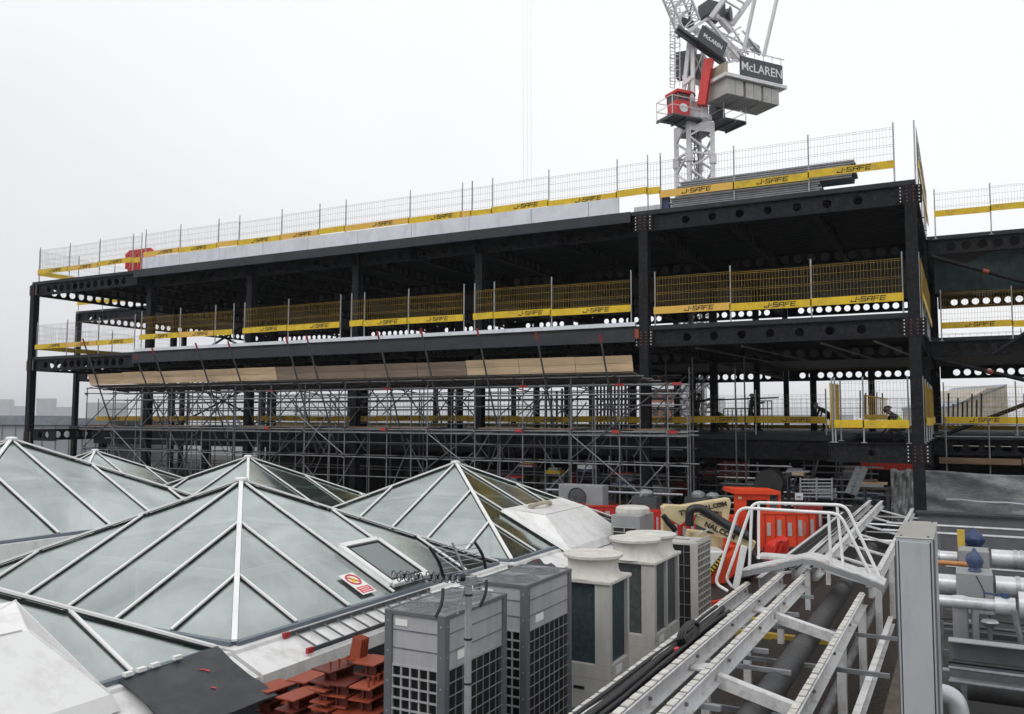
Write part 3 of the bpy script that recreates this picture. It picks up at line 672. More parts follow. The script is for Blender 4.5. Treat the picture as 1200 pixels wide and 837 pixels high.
# machinery deck
mb = MB(); p, q = cp(793, 34, -1.6), cp(849, 74, -.2); mb.bar(p, q, .12, .62); mb.bar(p, q, .5, .1)
mb.build('deck_beam', 'crane_grey', crane)
mb = MB(); p2, q2 = cp(803, 27, 1.8), cp(866, 70, 2.8); mb.bar(p2, q2, .14, .5)
for k in range(7): mb.bar(p.lerp(q, k/6), p2.lerp(q2, k/6), .12, .2)
mb.build('deck_beam', 'crane_white', crane)
MB().add([p.lerp(q, a)+V((0, 0, .3)) for a in (0, .3)]+[p2.lerp(q2, a)+V((0, 0, .3)) for a in (.3, 0)], [(0, 1, 2, 3)])
mb = MB()
for a, b in (((829, 22, 0), (868, 71, .5)), ((829, 22, 0), (794, 44, -1.2)), ((829, 24, 1.2), (872, 68, 2.6)), ((855, 28, 1.5), (877, 64, 2.4)), ((812, 42, 0), (855, 28, 1.5)), ((840, 36, .5), (872, 52, 2.)), ((846, 44, .5), (868, 32, 1.8)),
            ((850, 62, .8), (882, 56, 2.2)), ((840, 62, .6), (866, 40, 1.6)), ((833, 54, .4), (856, 68, 1.)), ((845, 70, .5), (864, 55, 1.5)), ((855, 72, .8), (846, 50, .8)), ((822, 42, -.2), (838, 58, .2)), ((870, 36, 2), (892, 62, 3))):
    mb.bar(cp(*a), cp(*b), .2 if a[0] == 829 else .11, .2 if a[0] == 829 else .11)
for a, b in (((826, 30, 1.6), (868, 60, 3.)), ((834, 34, 1.4), (830, 52, 0)), ((842, 40, 1.6), (838, 58, .2)), ((850, 46, 2.), (846, 64, .4)), ((858, 52, 2.4), (854, 70, .7)), ((830, 52, 0), (842, 40, 1.6)), ((838, 58, .2), (850, 46, 2.)), ((846, 64, .4), (858, 52, 2.4)), ((812, 60, -.5), (824, 90, .6)), ((812, 90, -.7), (824, 62, .6))):
    mb.bar(cp(*a), cp(*b), .09, .09)
mb.build('back_frame', 'crane_white', crane)
mb = MB(); c = cp(834, 14, .6); obox(mb, c, ca, cb, UZ, .75, .6, .5); mb.build('winch', 'crane_grey', crane)
mb = MB(); mb.lathe([(.5, -.6), (.5, -.55), (.38, -.55), (.38, .55), (.5, .55), (.5, .6)], cp(847, 18, .8), 16, axis='x'); mb.build('winch_drum', 'tube_dark', crane)
mb = MB()
for a, b in (((833, 21, -.3), (857, -12, -.6)), ((858, 29, 1.2), (884, -8, 1.0)), ((837, 19, 0), (858, 28, 1.2)), ((845, 24, .3), (856, 36, 1.))): mb.bar(cp(*a), cp(*b), .32, .32)
for k in range(5): mb.bar(cp(838+5*k, 14-7*k, -.3), cp(860+5*k, 27-7*k, 1.2), .1, .1) if k > 1 else None
mb.build('a_frame', 'crane_white', crane)
mb = MB(); mb.bar(cp(871, 62, -.5), cp(886, -8, -1), .2, .2); mb.bar(cp(895, 66, 1.5), cp(912, -8, 1), .2, .2); mb.build('pendant_bar', 'crane_white', crane)
mb = MB()
for a, b in (((872, 48, 2), (893, 62, 3.4)),): obox(mb, (cp(*a)+cp(*b))/2, (cp(*b)-cp(*a)).normalized(), cb, UZ, .8, .05, .35)
mb.build('deck_grating', 'box_grey', crane)
# counterweight
nc = cp(851.5, 88, -2.2)
mb = MB(); cc = nc+ca*2.45+cb*1.2
obox(mb, cc-UZ*.02, ca, cb, UZ, 2.75, 1.45, .12); mb.build('counterweight_frame', 'crane_white', crane)
for k, (a, b) in enumerate(((0, 1.5), (1.68, 3.1), (3.26, 4.7))):
    for h_ in (0, 1):
        x0 = a+(b-a)/2*h_; x1 = a+(b-a)/2*(h_+1)-.03
        mb = MB(); obox(mb, nc+ca*((x0+x1)/2)+cb*(1.15+.0*k)-UZ*(.72+.03*k), ca, cb, UZ, (x1-x0)/2, 1.15, .55); mb.build('counterweight', 'concrete', crane, bevel=.03)
mb = MB(); obox(mb, nc+ca*.05+cb*1.2+UZ*.55, ca, cb, UZ, .07, 1.2, .42); mb.build('ballast_side', 'concrete_dirty', crane)
mb = MB(); obox(mb, nc+ca*2.5+cb*2.3+UZ*.5, ca, cb, UZ, 2.3, .06, .4); mb.build('ballast_side', 'concrete', crane)
sg = nc+ca*3.15+cb*.06+UZ*.95
mb = MB(); obox(mb, sg, ca, cb, UZ, 1.9, .06, .66); spn = mb.build('sign_panel', 'sign_dark', crane)
def font_mesh(txt, name, m, parent, o, ux, uz, size, shear=0., ext=.01, bold=.012):
    cu = bpy.data.curves.new(name, 'FONT'); cu.body = txt; cu.size = size; cu.extrude = ext; cu.align_x = 'CENTER'; cu.align_y = 'CENTER'; cu.offset = bold; cu.shear = shear
    tmp = bpy.data.objects.new(name, cu); COL.objects.link(tmp)
    dg = bpy.context.evaluated_depsgraph_get(); me = bpy.data.meshes.new_from_object(tmp.evaluated_get(dg)); bpy.data.objects.remove(tmp)
    ux = V(ux).normalized(); uz = V(uz).normalized(); n = ux.cross(uz)
    off = V((0, 0, 0)); q = parent
    while q is not None: off += q.location; q = q.parent
    me.transform(Matrix(((ux.x, uz.x, n.x, o[0]-off.x), (ux.y, uz.y, n.y, o[1]-off.y), (ux.z, uz.z, n.z, o[2]-off.z), (0, 0, 0, 1))))
    me.name = name; me.materials.clear(); me.materials.append(M[m])
    ob = bpy.data.objects.new(name, me); COL.objects.link(ob); ob.parent = parent; return ob
font_mesh('McLAREN', 'lettering', 'sign_white', spn, sg-cb*.075-UZ*.05, ca, UZ, .88, bold=.006)
mb = MB()
for k in range(6): mb.bar(nc+ca*(.9+k*.8)+UZ*1.65, nc+ca*(.9+k*.8)+UZ*2.05, .05, .05)
mb.bar(nc+ca*.2+UZ*2.05, nc+ca*5.2+UZ*2.05, .06, .06); mb.build('handrail', 'crane_white', crane)
s0, s1 = cp(822, 44, -1.75), cp(845, 61, -1.1); dv = (s1-s0).normalized(); uzz = (UZ-dv*dv.dot(UZ)).normalized(); nn = dv.cross(uzz)
mb = MB(); obox(mb, (s0+s1)/2+uzz*.25, dv, nn, uzz, (s1-s0).length/2+.25, .05, .62); sp2 = mb.build('sign_panel', 'sign_dark', crane)
font_mesh('McLAREN', 'lettering', 'sign_white', sp2, (s0+s1)/2+uzz*.25+nn*(.06 if nn.dot(FH) < 0 else -.06), dv, uzz, .40, bold=.01)
mb = MB(); jt = ad(600, -480, 52); jf = cp(806, 30, .3); dj = (jt-jf).normalized(); j1 = dj.cross(FH).normalized(); j2 = dj.cross(j1).normalized()
lattice(mb, jf, jt, 1.35, j1, j2, 34, .13, .06); mb.build('jib', 'crane_white', crane)
mb = MB(); mb.bar(cp(798, 24, .3), cp(813, 30, .3), .4, .4); mb.bar(jf, cp(811, 2, .3)-dj*0, .1, .1); mb.build('jib_foot', 'crane_grey', crane)
for dx in (612.5, 617, 621.5):
    p = ad(dx, -440, 52.3); q = ad(dx+1, 215, 52.3); MB().bar(p, q, .009, .009).build('hoist_rope', 'rope_pale', crane)
# ------------------------------------------------------------------ pyramid skylights
H_, RISE = 3.325, 1.63
def skylight(cx, cy, zb, label, outs, wall=False, low=False):
    t = thing('pyramid_skylight', label, 'skylight', (cx, cy, zb), 'glass pyramid skylights')
    ap = V((cx, cy, zb+RISE))
    cor = [V((cx+a*H_, cy+b*H_, zb)) for a, b in ((1, -1), (1, 1), (-1, 1), (-1, -1))]
    nm = [(1, 0), (0, 1), (-1, 0), (0, -1)]
    for k in range(4):
        p, q = cor[k], cor[(k+1) % 4]; up = (q-p).cross(ap-p).normalized()
        if up.z < 0: up = -up
        mb = MB(); dn = up*-.03
        pan = []
        for i in range(6):                       # panes between the glazing bars, each lying very slightly out of true
            a = p.lerp(q, i/6); b = p.lerp(q, (i+1)/6)
            def hip(u): s = 1-abs(2*u-1); return p.lerp(q, u)*(1-s)+ap*s if False else p.lerp(q, u)+((ap-(p+q)/2)*s)
            a2, b2 = hip(i/6), hip((i+1)/6); j = [random.uniform(-.006, .006) for _ in range(4)]
            if (a2-a).length < .02: mb.add([a+dn, b+dn+up*j[1], b2+dn+up*j[2]], [(0, 1, 2)])
            elif (b2-b).length < .02: mb.add([a+dn+up*j[0], b+dn, a2+dn+up*j[2]], [(0, 1, 2)])
            else: mb.add([a+dn+up*j[0], b+dn+up*j[1], b2+dn+up*j[2], a2+dn+up*j[3]], [(0, 1, 2, 3)])
        mb.build('glass_slope', 'glass', t, upward=True)
        for i in range(1, 6):
            a = p.lerp(q, i/6); s = 1-abs(2*i/6-1); b = a+(ap-(p+q)/2)*s
            r = MB().bar(a+up*.002, b+up*.002, .040, .024, up).build('glazing_bar', 'frame_white', t)
            MB().bar(a-up*.018, b-up*.018, .056, .014, up).build('gasket', 'gasket', r)
        # hip bar up the corner
        pc = p; d = (ap-pc).normalized(); hu = d.cross(V((0, 0, 1))).cross(d).normalized()
        r = MB().bar(pc-d*.03+hu*.012, ap+hu*.012, .072, .030, hu).build('hip_bar', 'frame_white', t)
        MB().bar(pc+hu*-.010, ap+hu*-.010, .082, .012, hu).build('gasket', 'gasket', r)
        # eaves gutter
        n = V((nm[k][0], nm[k][1], 0))
        MB().bar(p+n*.03-V((0, 0, .04)), q+n*.03-V((0, 0, .04)), .09, .05).build('eaves_gutter', 'gutter', t)
    MB().lathe([(.12, RISE-.01), (.12, RISE+.025), (.08, RISE+.045), (.02, RISE+.05)], (cx, cy, zb), 16).build('apex_cap', 'frame_white', t, smooth=True)
    # curb: ledge, sloping lid and short fascia, wider on the open sides
    def ring(offs):
        xm, ym = H_, H_
        return [(cx+xm+offs[0][0], cy-ym-offs[3][0], offs[0][1]), (cx+xm+offs[0][0], cy+ym+offs[1][0], offs[0][1]), (cx-xm-offs[2][0], cy+ym+offs[1][0], offs[0][1]), (cx-xm-offs[2][0], cy-ym-offs[3][0], offs[0][1])]
    lv = []
    for f, z in ((-.03, -.06), (.16, -.075), (.175, -.12), (1, -.30), (1, -.47)):
        lv.append([(o*f if f > .2 else min(f, o), zb+z) for o in outs])
    if wall: lv.append([(o, zb-1.3) for o in outs])
    mb = MB(); vs = []
    for l in lv: vs += ring(l)
    fs = [(4*i+k, 4*i+(k+1) % 4, 4*i+4+(k+1) % 4, 4*i+4+k) for i in range(len(lv)-1) for k in range(4)]
    mb.add(vs, fs); mb.build('curb', 'curb', t)
    MB().box(cx-H_+.3, cx+H_-.3, cy-H_+.3, cy+H_-.3, -3.9, zb-.9).build('light_well', 'chan_grey', t)
    mb = MB(); hh = H_*.62; zz = zb+RISE*.38-.16
    for a, b in (((-hh, -hh), (hh, -hh)), ((hh, -hh), (hh, hh)), ((hh, hh), (-hh, hh)), ((-hh, hh), (-hh, -hh))):
        mb.bar((cx+a[0], cy+a[1], zz), (cx+b[0], cy+b[1], zz), .10, .12); mb.bar((cx+a[0], cy+a[1], zz), (cx+a[0], cy+a[1], zb-.9), .08, .08); mb.bar((cx+(a[0]+b[0])/2, cy+(a[1]+b[1])/2, zz), (cx+(a[0]+b[0])/2, cy+(a[1]+b[1])/2, zb-.9), .07, .07)
        mb.bar((cx+a[0], cy+a[1], zz), (cx+a[0]*1.5, cy+a[1]*1.5, zb), .05, .08)
    mb.build('inner_frame', 'frame_white', t)
    return t
GZ = -2.71
o_in = .14
skA = skylight(-11.3, 4.15, GZ, 'nearest glass pyramid skylight at the lower left, with a black sheet on its curb', (.62, .14, .14, .14))
skC = skylight(-11.3, 11.15, GZ, 'large central glass pyramid skylight with an opening window and a warning sign', (.62, .14, .14, .14))
skD = skylight(-11.19, 18.19, GZ, 'dark sided glass pyramid skylight with a white hood on its right slope', (.62, .4, .14, .14))
skE = skylight(-17.96, 17.97, GZ, 'back glass pyramid skylight whose tip shows just behind the central one', (.14, .4, .14, .14))
skB = skylight(-17.93, 11.1, GZ+.63, 'raised glass pyramid skylight at the left edge with a broad pale slope', (.14, .14, .14, .14), wall=True)
skF = skylight(-25.6, 18.7, GZ, 'farthest glass pyramid skylight peeping over the left raised one', (.3, .4, .3, .14))
def on_plane(x, y, p0, n):
    d = ray(x, y); return d*(V(p0).dot(n)/d.dot(n))
nx = V((RISE, 0, H_)).normalized()      # normal of a slope that faces +X
eC = V((-11.3+H_, 11.15, GZ))
# opening window
sl = V((-H_, 0, RISE)); sl_u = sl.normalized(); Ls = sl.length
def slope_pt(Y, s, h=0, e=eC): return V((e.x, Y, e.z))+sl_u*s+nx*h
y0, y1 = 11.15+.06, 11.15+1.11-.05; s0, s1 = .12, 1.28
t = skC
fr = MB()
for a, b in (((y0, s0), (y1, s0)), ((y1, s0), (y1, s1)), ((y1, s1), (y0, s1)), ((y0, s1), (y0, s0))):
    fr.bar(slope_pt(a[0], a[1], .05), slope_pt(b[0], b[1], .05), .10, .075, nx)
wf = fr.build('window_frame', 'frame_white', t, bevel=.008)
MB().prism([slope_pt(y0, s0, .055), slope_pt(y1, s0, .055), slope_pt(y1, s1, .055), slope_pt(y0, s1, .055)], nx*.012).build('window_pane', 'glass_dark', wf)
fr = MB()
for a, b in (((y0+.085, s0+.085), (y1-.085, s0+.085)), ((y1-.085, s0+.085), (y1-.085, s1-.085)), ((y1-.085, s1-.085), (y0+.085, s1-.085)), ((y0+.085, s1-.085), (y0+.085, s0+.085))):
    fr.bar(slope_pt(a[0], a[1], .075), slope_pt(b[0], b[1], .075), .02, .014, nx)
fr.build('gasket', 'gasket', wf)
# warning sign stuck to the glass
ctr = on_plane(419, 684, slope_pt(11, 0, .01), nx)
sy, ss = .17, .27
def sp(a, b, h): return ctr+V((0, 1, 0))*a+sl_u*b+nx*h
ws = thing('warning_sign', 'white warning sign with a red ringed symbol and red strip stuck on the central skylight', 'sign', tuple(ctr))
MB().prism([sp(-sy, -ss, .0), sp(sy, -ss, .0), sp(sy, ss, .0), sp(-sy, ss, .0)], nx*.006).build('sign_sheet', 'paper', ws)
MB().prism([sp(-sy+.03, -ss+.03, .0075), sp(sy-.03, -ss+.03, .0075), sp(sy-.03, -.09, .0075), sp(-sy+.03, -.09, .0075)], nx*.003).build('red_strip', 'sign_red', ws)
mb = MB(); pts = [sp(.125*math.cos(k*math.pi/10), .10+.125*math.sin(k*math.pi/10), .011) for k in range(21)]; mb.tube(pts, .014, 5); mb.bar(sp(-.09, .19, .011), sp(.09, .01, .011), .025, .006, nx); mb.build('prohibition_ring', 'sign_red', ws)
MB().prism([sp(-.09, .04, .0075), sp(.09, .04, .0075), sp(0, .19, .0075)], nx*.003).build('symbol', 'sign_yellow', ws)
mb = MB()
for r in range(3): mb.bar(sp(-.11, -.215+.045*r, .0115), sp(.11-.02*(r % 2), -.215+.045*r, .0115), .013, .003, nx)
mb.build('lettering', 'paper', ws)
# white hoods on the right slopes of two skylights
def hood(yc, hw, label, cxs):
    ex = cxs+H_
    t = thing('access_hood', label, 'roof hood', (ex-.6, yc, GZ))
    base = [(ex-2.35, -1.52), (ex-.05, -2.66), (ex+.35, -2.86), (ex+.35, -3.0)]
    P0 = [V((x, yc-hw, GZ+(ex-x)*RISE/H_+.02)) for x in (ex-2.0, ex+.25)]
    # ring of the foot, ring of the shoulder, top
    f = [(ex-1.32, yc-hw), (ex+.45, yc-hw), (ex+.45, yc+hw), (ex-1.32, yc+hw)]
    fz = lambda x: GZ+(ex-x)*RISE/H_+.015
    foot = [V((x, y, max(fz(x), GZ-.30))) for x, y in f]
    sh = [V((ex-1.25, yc-hw+.05, fz(ex-1.25)+.09)), V((ex+.38, yc-hw+.05, GZ-.05)), V((ex+.38, yc+hw-.05, GZ-.05)), V((ex-1.25, yc+hw-.05, fz(ex-1.25)+.09))]
    top = [V((ex-1.12, yc-hw+.35, fz(ex-1.1)+.11)), V((ex-.42, yc-hw+.45, fz(ex-1.1)+.03)), V((ex-.42, yc+hw-.45, fz(ex-1.1)+.03)), V((ex-1.12, yc+hw-.35, fz(ex-1.1)+.11))]
    vs = foot+sh+top; fs = [(k, (k+1) % 4, 4+(k+1) % 4, 4+k) for k in range(4)]+[(4+k, 4+(k+1) % 4, 8+(k+1) % 4, 8+k) for k in range(4)]+[(8, 9, 10, 11)]
    MB().add(vs, fs).build('hood_shell', 'grp', t, bevel=.02)
    for k in range(4): MB().tube([sh[k].lerp(top[k], .03), top[k].lerp(sh[k], .03)], .012, 6).build('seam', 'curb', t)
    for a_, b_ in ((1, 2), (0, 1)): MB().tube([top[a_].lerp(top[b_], .02), top[a_].lerp(top[b_], .98)], .010, 6).build('seam', 'concrete', t)
    st = MB(); st.tube([top[0]+V((.1, .5, .03)), top[0]+V((.25, 1.0, .10)), top[0]+V((.12, 1.6, .03))], .05, 8); st.build('stain_flap', 'concrete_dirty', t, smooth=True)
    return t
hood(18.45, 1.6, 'white moulded hood fixed on the right slope of the dark sided skylight', -11.19)
hood(3.95, 1.95, 'white moulded hood in the lower left corner on the nearest skylight', -11.3)
# black sheets lying on the curbs
def sheet(pts, label):
    t = thing('felt_sheet', label, 'sheet', tuple(sum((V(p) for p in pts), V((0, 0, 0)))/4))
    vs = []; n = 19
    for i in range(n):
        for j in range(n):
            u, v = i/(n-1), j/(n-1)
            p = (V(pts[0])*(1-u)+V(pts[1])*u)*(1-v)+(V(pts[3])*(1-u)+V(pts[2])*u)*v
            vs.append(p+V((0, 0, .03*math.sin(3*u+1)*math.sin(math.pi*v)+.012*math.sin(9*u+6*v)*min(1, 4*v)+.008*math.sin(17*v-5*u)*v)))
    top = len(vs); vs += [p-V((0, 0, .02)) for p in vs]
    fs = []
    for i in range(n-1):
        for j in range(n-1):
            a = i*n+j; fs += [(a, a+1, a+n+1, a+n), (top+a, top+a+n, top+a+n+1, top+a+1)]
    for i in range(n-1): fs += [(i, top+i, top+i+1, i+1), ((n-1)*n+i, (n-1)*n+i+1, top+(n-1)*n+i+1, top+(n-1)*n+i), (i*n, (i+1)*n, top+(i+1)*n, top+i*n), (i*n+n-1, top+i*n+n-1, top+(i+1)*n+n-1, (i+1)*n+n-1)]
    MB().add(vs, fs).build('sheet', 'felt', t, smooth=True)
    mk_ = MB(); 
    for (u, v, du, dv) in ((.62, .30, .05, .03), (.66, .33, .03, .05), (.55, .62, .04, .04)):
        p = (V(pts[0])*(1-u)+V(pts[1])*u)*(1-v)+(V(pts[3])*(1-u)+V(pts[2])*u)*v+V((0, 0, .03*math.sin(3*u+1)*math.sin(math.pi*v)+.022))
        q = p+(V(pts[1])-V(pts[0])).normalized()*du+(V(pts[3])-V(pts[0])).normalized()*dv; mk_.bar(p, q, .022, .006)
    mk_.build('red_mark', 'sign_red', t)
    for u in (.08, .2, .33, .55):
        p = V(pts[0]).lerp(V(pts[1]), u)+V((.02, 0, .035)); MB().box(p.x-.03, p.x+.03, p.y-.05, p.y+.05, p.z-.02, p.z+.02).build('clip', 'paper', t)
    return t
a0 = ax(138, 797, -7.93); a1 = ax(255, 757, -7.93)
sheet([a0, a1, az(326, 815, -3.02), az(205, 858, -3.05)], 'black felt sheet with red marks lying on the curb of the nearest skylight')
sheet([ax(592, 662, -7.93), ax(634, 645, -7.93), az(655, 668, -2.98), az(615, 690, -2.98)], 'small black felt sheet on the near corner of the dark sided skylight')
# ladder lying on the curb
lz0, lz1 = V((-7.80, 0, GZ-.12)), V((-7.40, 0, GZ-.26))
lad = thing('ladder', 'aluminium ladder with red end caps lying on the white curb of the central skylight', 'ladder', (-7.6, 9.5, -2.9))
ya, yb = 8.55, 11.9
for z_, o_ in ((lz0, 0), (lz1, .0)):
    r = MB().bar(z_+V((0, ya+o_, .04)), z_+V((0, yb, .04)), .03, .055).build('stile', 'tube_dark', lad)
    MB().bar(z_+V((0, ya+o_-.06, .04)), z_+V((0, ya+o_+.05, .04)), .042, .068).build('end_cap', 'red_tip', r)
for k in range(12):
    y = ya+.15+k*.28; MB().tube([lz0+V((0, y, .04)), lz1+V((0, y, .04))], .014, 6).build('rung', 'tube_dark', lad, smooth=True)

# ------------------------------------------------------------------ condensers in a row
ZD = -3.9
def grey_condenser(y0, label):
    x0, x1, y1, zt, zb = -4.96, -4.27, y0+1.22, -1.83, -3.66
    t = thing('condenser', label, 'condenser', ((x0+x1)/2, (y0+y1)/2, ZD), 'grey condensers with gridded sides')
    MB().box(x0+.02, x1-.02, y0+.02, y1-.02, zt-.50, zt-.012).build('fan_housing', 'hvac_grey', t, bevel=.006)
    MB().box(x0+.06, x1-.06, y0+.06, y1-.06, zb+.1, zt-.50).build('coil', 'black', t)
    MB().box(x0, x1, y0, y1, zb, zb+.12).build('base_pan', 'hvac_dark', t, bevel=.006)
    MB().box(x0+.05, x1-.05, y0+.1, y0+.2, ZD, zb).box(x0+.05, x1-.05, y1-.2, y1-.1, ZD, zb).build('plinth', 'concrete', t)
    for (xx, yy) in ((x0, y0), (x1-.09, y0), (x1-.09, y1-.09), (x0, y1-.09)):
        MB().box(xx, xx+.09, yy, yy+.09, zb+.12, zt-.012).build('corner_post', 'hvac_dark', t, bevel=.012)
    mb = MB()
    for k in (1, 2): mb.box(x0+.09, x1-.09, y0+.012, y0+.021, zt-.17*k-.004, zt-.17*k+.004); mb.box(x1-.021, x1-.012, y0+.09, y1-.09, zt-.17*k-.004, zt-.17*k+.004)
    mb.build('seams', 'hvac_dark', t)
    mb = MB(); z0 = zb+.12; z1 = zt-.50; n = 5
    for k in range(n+1): x = x0+.09+(x1-x0-.18)*k/n; mb.box(x-.008, x+.008, y0+.012, y0+.03, z0, z1)
    r = 12
    for k in range(r+1): z = z0+(z1-z0)*k/r; mb.box(x0+.09, x1-.09, y0+.008, y0+.026, z-.008, z+.008)
    mb.build('end_grille', 'hvac_grey', t)
    mb = MB()
    for k in range(9): y = y0+.09+(y1-y0-.18)*k/8; mb.box(x1-.022, x1-.012, y-.003, y+.003, z0, z1)
    for k in range(11): z = z0+(z1-z0)*k/10; mb.box(x1-.016, x1-.006, y0+.09, y1-.09, z-.0035, z+.0035)
    mb.build('side_grille', 'galv', t)
    mb = MB()
    for a, b, c, d in ((x0, x1, y0, y0+.035), (x0, x1, y1-.035, y1), (x0, x0+.035, y0+.036, y1-.036), (x1-.035, x1, y0+.036, y1-.036)): mb.box(a, b, c, d, zt-.03, zt+.012)
    mb.build('top_rim', 'hvac_dark', t, bevel=.006)
    MB().box(x1-.019, x1-.014, y0+.25, y0+.45, zt-.44, zt-.36).build('rating_label', 'paper', t)
    MB().box(x0+.12, x0+.26, y0+.012, y0+.018, zt-.13, zt-.07).build('rating_label', 'paper', t)
    for (xx_, yy_) in ((x0+.045, y0-.003), (x1-.045, y0-.003)):
        for k in range(6): MB().box(xx_-.008, xx_+.008, yy_, yy_+.006, zt-.1-.28*k, zt-.084-.28*k).build('screw', 'galv', t)
    for k in range(6): MB().box(x1-.003, x1+.003, y0+.037, y0+.053, zt-.1-.28*k, zt-.084-.28*k).build('screw', 'galv', t)
    MB().tube([(x0+.2, y0-.03, zb+.2), (x0+.2, y0-.03, ZD+.05)], .02, 8).build('refrigerant_pipe', 'rubber', t, smooth=True)
    g = MB()
    for yc in (y0+.33, y1-.33):
        for k in range(8):
            rr = .04+.036*k; pts = [((x0+x1)/2+rr*math.cos(a*math.pi/12), yc+rr*math.sin(a*math.pi/12), zt+.035-.02*(k/7)) for a in range(25)]; g.tube(pts, .004, 4, caps=False)
        for a in range(10):
            an = a*math.pi/5; g.bar(((x0+x1)/2, yc, zt+.03), ((x0+x1)/2+.3*math.cos(an), yc+.3*math.sin(an), zt+.012), .006, .006)
    g.build('fan_guard', 'galv_dull', t)
    mb = MB(); y = y0+.05
    while y < y1-.05: mb.box(x0+.04, x1-.04, y, y+.009, zt-.008, zt+.004); y += .03
    mb.build('top_mesh', 'hvac_grey', t)
    MB().box(x0+.035, x1-.035, y0+.035, y1-.035, zt-.0115, zt-.009).build('fan_deck', 'coil_grey', t)
    return t
grey_condenser(6.78, 'nearest grey condenser with a white gridded end face, beside the red steel stack')
grey_condenser(8.45, 'second grey condenser, behind the aerial pole and in front of the cream chillers')
def cowl(mb, x, y, z, s=1.0):
    mb.lathe([(.40*s, 0), (.372*s, .025), (.342*s, .08), (.332*s, .15), (.338*s, .205), (.36*s, .235), (.392*s, .248), (.396*s, .252), (.396*s, .286), (.390*s, .291), (.35*s, .292), (.33*s, .284), (.12*s, .288), (.10*s, .300), (.02, .302)], (x, y, z), 40)
def cream_chiller(x0, x1, y0, y1, zt, label, npan, cowls):
    t = thing('chiller', label, 'chiller', ((x0+x1)/2, (y0+y1)/2, ZD), 'cream chillers with round cowls')
    zb = -3.70; zs = zt-1.05; p = .09
    MB().box(x0, x1, y0, y1, zb, zs-.012).build('lower_cabinet', 'hvac_cream', t, bevel=.01)
    MB().box(x0+.05, x1-.05, y0+.05, y1-.05, zs-.012, zt-.05).build('coil', 'coil' if npan == 1 else 'coil_grey', t)
    MB().box(x0-.03, x1+.03, y0-.03, y1+.03, zt-.05, zt).build('top_plate', 'cowl', t, bevel=.012)
    for a, b, c, d in ((x0, x0+p*.7, y0, y0+.08), (x1-.20, x1, y0, y0+.08), (x1-.08, x1, y0+.081, y0+.10), (x1-.08, x1, y1-.07, y1), (x0, x0+.08, y1-.08, y1)):
        MB().box(a, b, c, d, zs-.012, zt-.05).build('corner_panel', 'hvac_cream', t)
    if npan == 2: MB().box(x1-.06, x1-.002, (y0+y1)/2-.025, (y0+y1)/2+.025, zs, zt-.05).build('mullion', 'hvac_cream', t)
    sc_ = MB()
    for k in range(8):
        z = zs+.05+k*.13; sc_.box(x1-.215, x1-.203, y0-.006, y0, z, z+.012); sc_.box(x0+.075, x0+.085, y0-.006, y0, z, z+.012)
    sc_.build('screws', 'gasket', t)
    mb = MB()
    for k in (1, 2): mb.box(x0-.002, x1+.002, y0-.002, y0+.002, zs-.19*k, zs-.19*k+.004)
    mb.build('seams', 'concrete_dirty', t)
    MB().box(x1+.001, x1+.005, y0+.2, y0+.42, zs-.16, zs-.06).build('rating_label', 'paper', t); MB().box(x0+.25, x0+.40, y0-.006, y0-.001, zs-.34, zs-.30).build('handle', 'gasket', t)
    for k in range(5): MB().box(x1+.001, x1+.006, y0+.05, y0+.065, zs-.1-.28*k, zs-.085-.28*k).build('screw', 'tube_dark', t)
    for (x, y) in cowls:
        mb = MB(); cowl(mb, x, y, zt); mb.build('cowl', 'cowl', t, smooth=True)
    return t
cream_chiller(-4.78, -4.03, 10.3, 11.03, -2.06, 'single cowl cream chiller with dark teal coils, nearer of the two cream ones', 1, [(-4.40, 10.66)])
cream_chiller(-4.85, -4.04, 12.12, 13.35, -2.08, 'twin cowl cream chiller with grey coils, behind the single cowl one', 2, [(-4.45, 12.45), (-4.40, 13.05)])
t = thing('condenser', 'black gridded fan condenser with cream side ends behind the twin cowl chiller', 'condenser', (-4.3, 14.8, ZD))
zt = ay(809, 637, 14.5).z; xr = ay(818, 640, 14.5).x
MB().box(-4.75, xr-.10, 14.5, 15.3, ZD+.15, zt-.03).build('coil', 'black', t); MB().box(-4.8, xr, 14.48, 15.32, zt-.03, zt).build('top_plate', 'hvac_cream', t)
MB().box(xr-.10, xr-.03, 14.49, 15.3, ZD+.15, zt-.031).build('side_panel', 'black', t); MB().box(-4.75, xr-.02, 14.6, 15.2, ZD, ZD+.15).build('plinth', 'concrete', t)
mb = MB()
for k in range(16): z = ZD+.2+k*.115; mb.box(xr-.03, xr, 14.49, 15.3, z, z+.022)
for k in range(6): y = 14.49+k*.16; mb.box(xr-.03, xr-.002, y, y+.022, ZD+.15, zt-.031)
mb.box(xr-.13, xr-.0, 14.465, 14.488, ZD+.15, zt-.031)
mb.build('side_grille', 'hvac_cream', t)
mb = MB()
for k in range(8): z = ZD+.3+k*.22; mb.box(-4.75, xr-.14, 14.48, 14.49, z, z+.012)
for k in range(4): x = -4.7+k*.2; mb.box(x, x+.01, 14.475, 14.48, ZD+.15, zt-.04)
mb.build('wire_guard', 'galv_dull', t)
x0, x1 = ay(716, 612, 19).x, ay(750, 612, 19).x; zt = ay(733, 604, 19).z
t = thing('condenser', 'small grey condenser with a flat weathered cowl beside the red barriers', 'condenser', ((x0+x1)/2, 19.4, ZD))
MB().box(x0, x1, 19, 20., ZD, zt).build('cabinet', 'box_grey', t, bevel=.02)
MB().box(x0+.07, x0+.60, 18.98, 19.0, zt-.62, zt-.28).build('vent', 'black', t); mb = MB()
for k in range(4): mb.box(x0+.06, x0+.62, 18.965, 18.98, zt-.62+k*.11, zt-.605+k*.11)
mb.box(x0+.33, x0+.35, 18.965, 18.98, zt-.62, zt-.28); mb.build('vent_grille', 'hvac_cream', t)
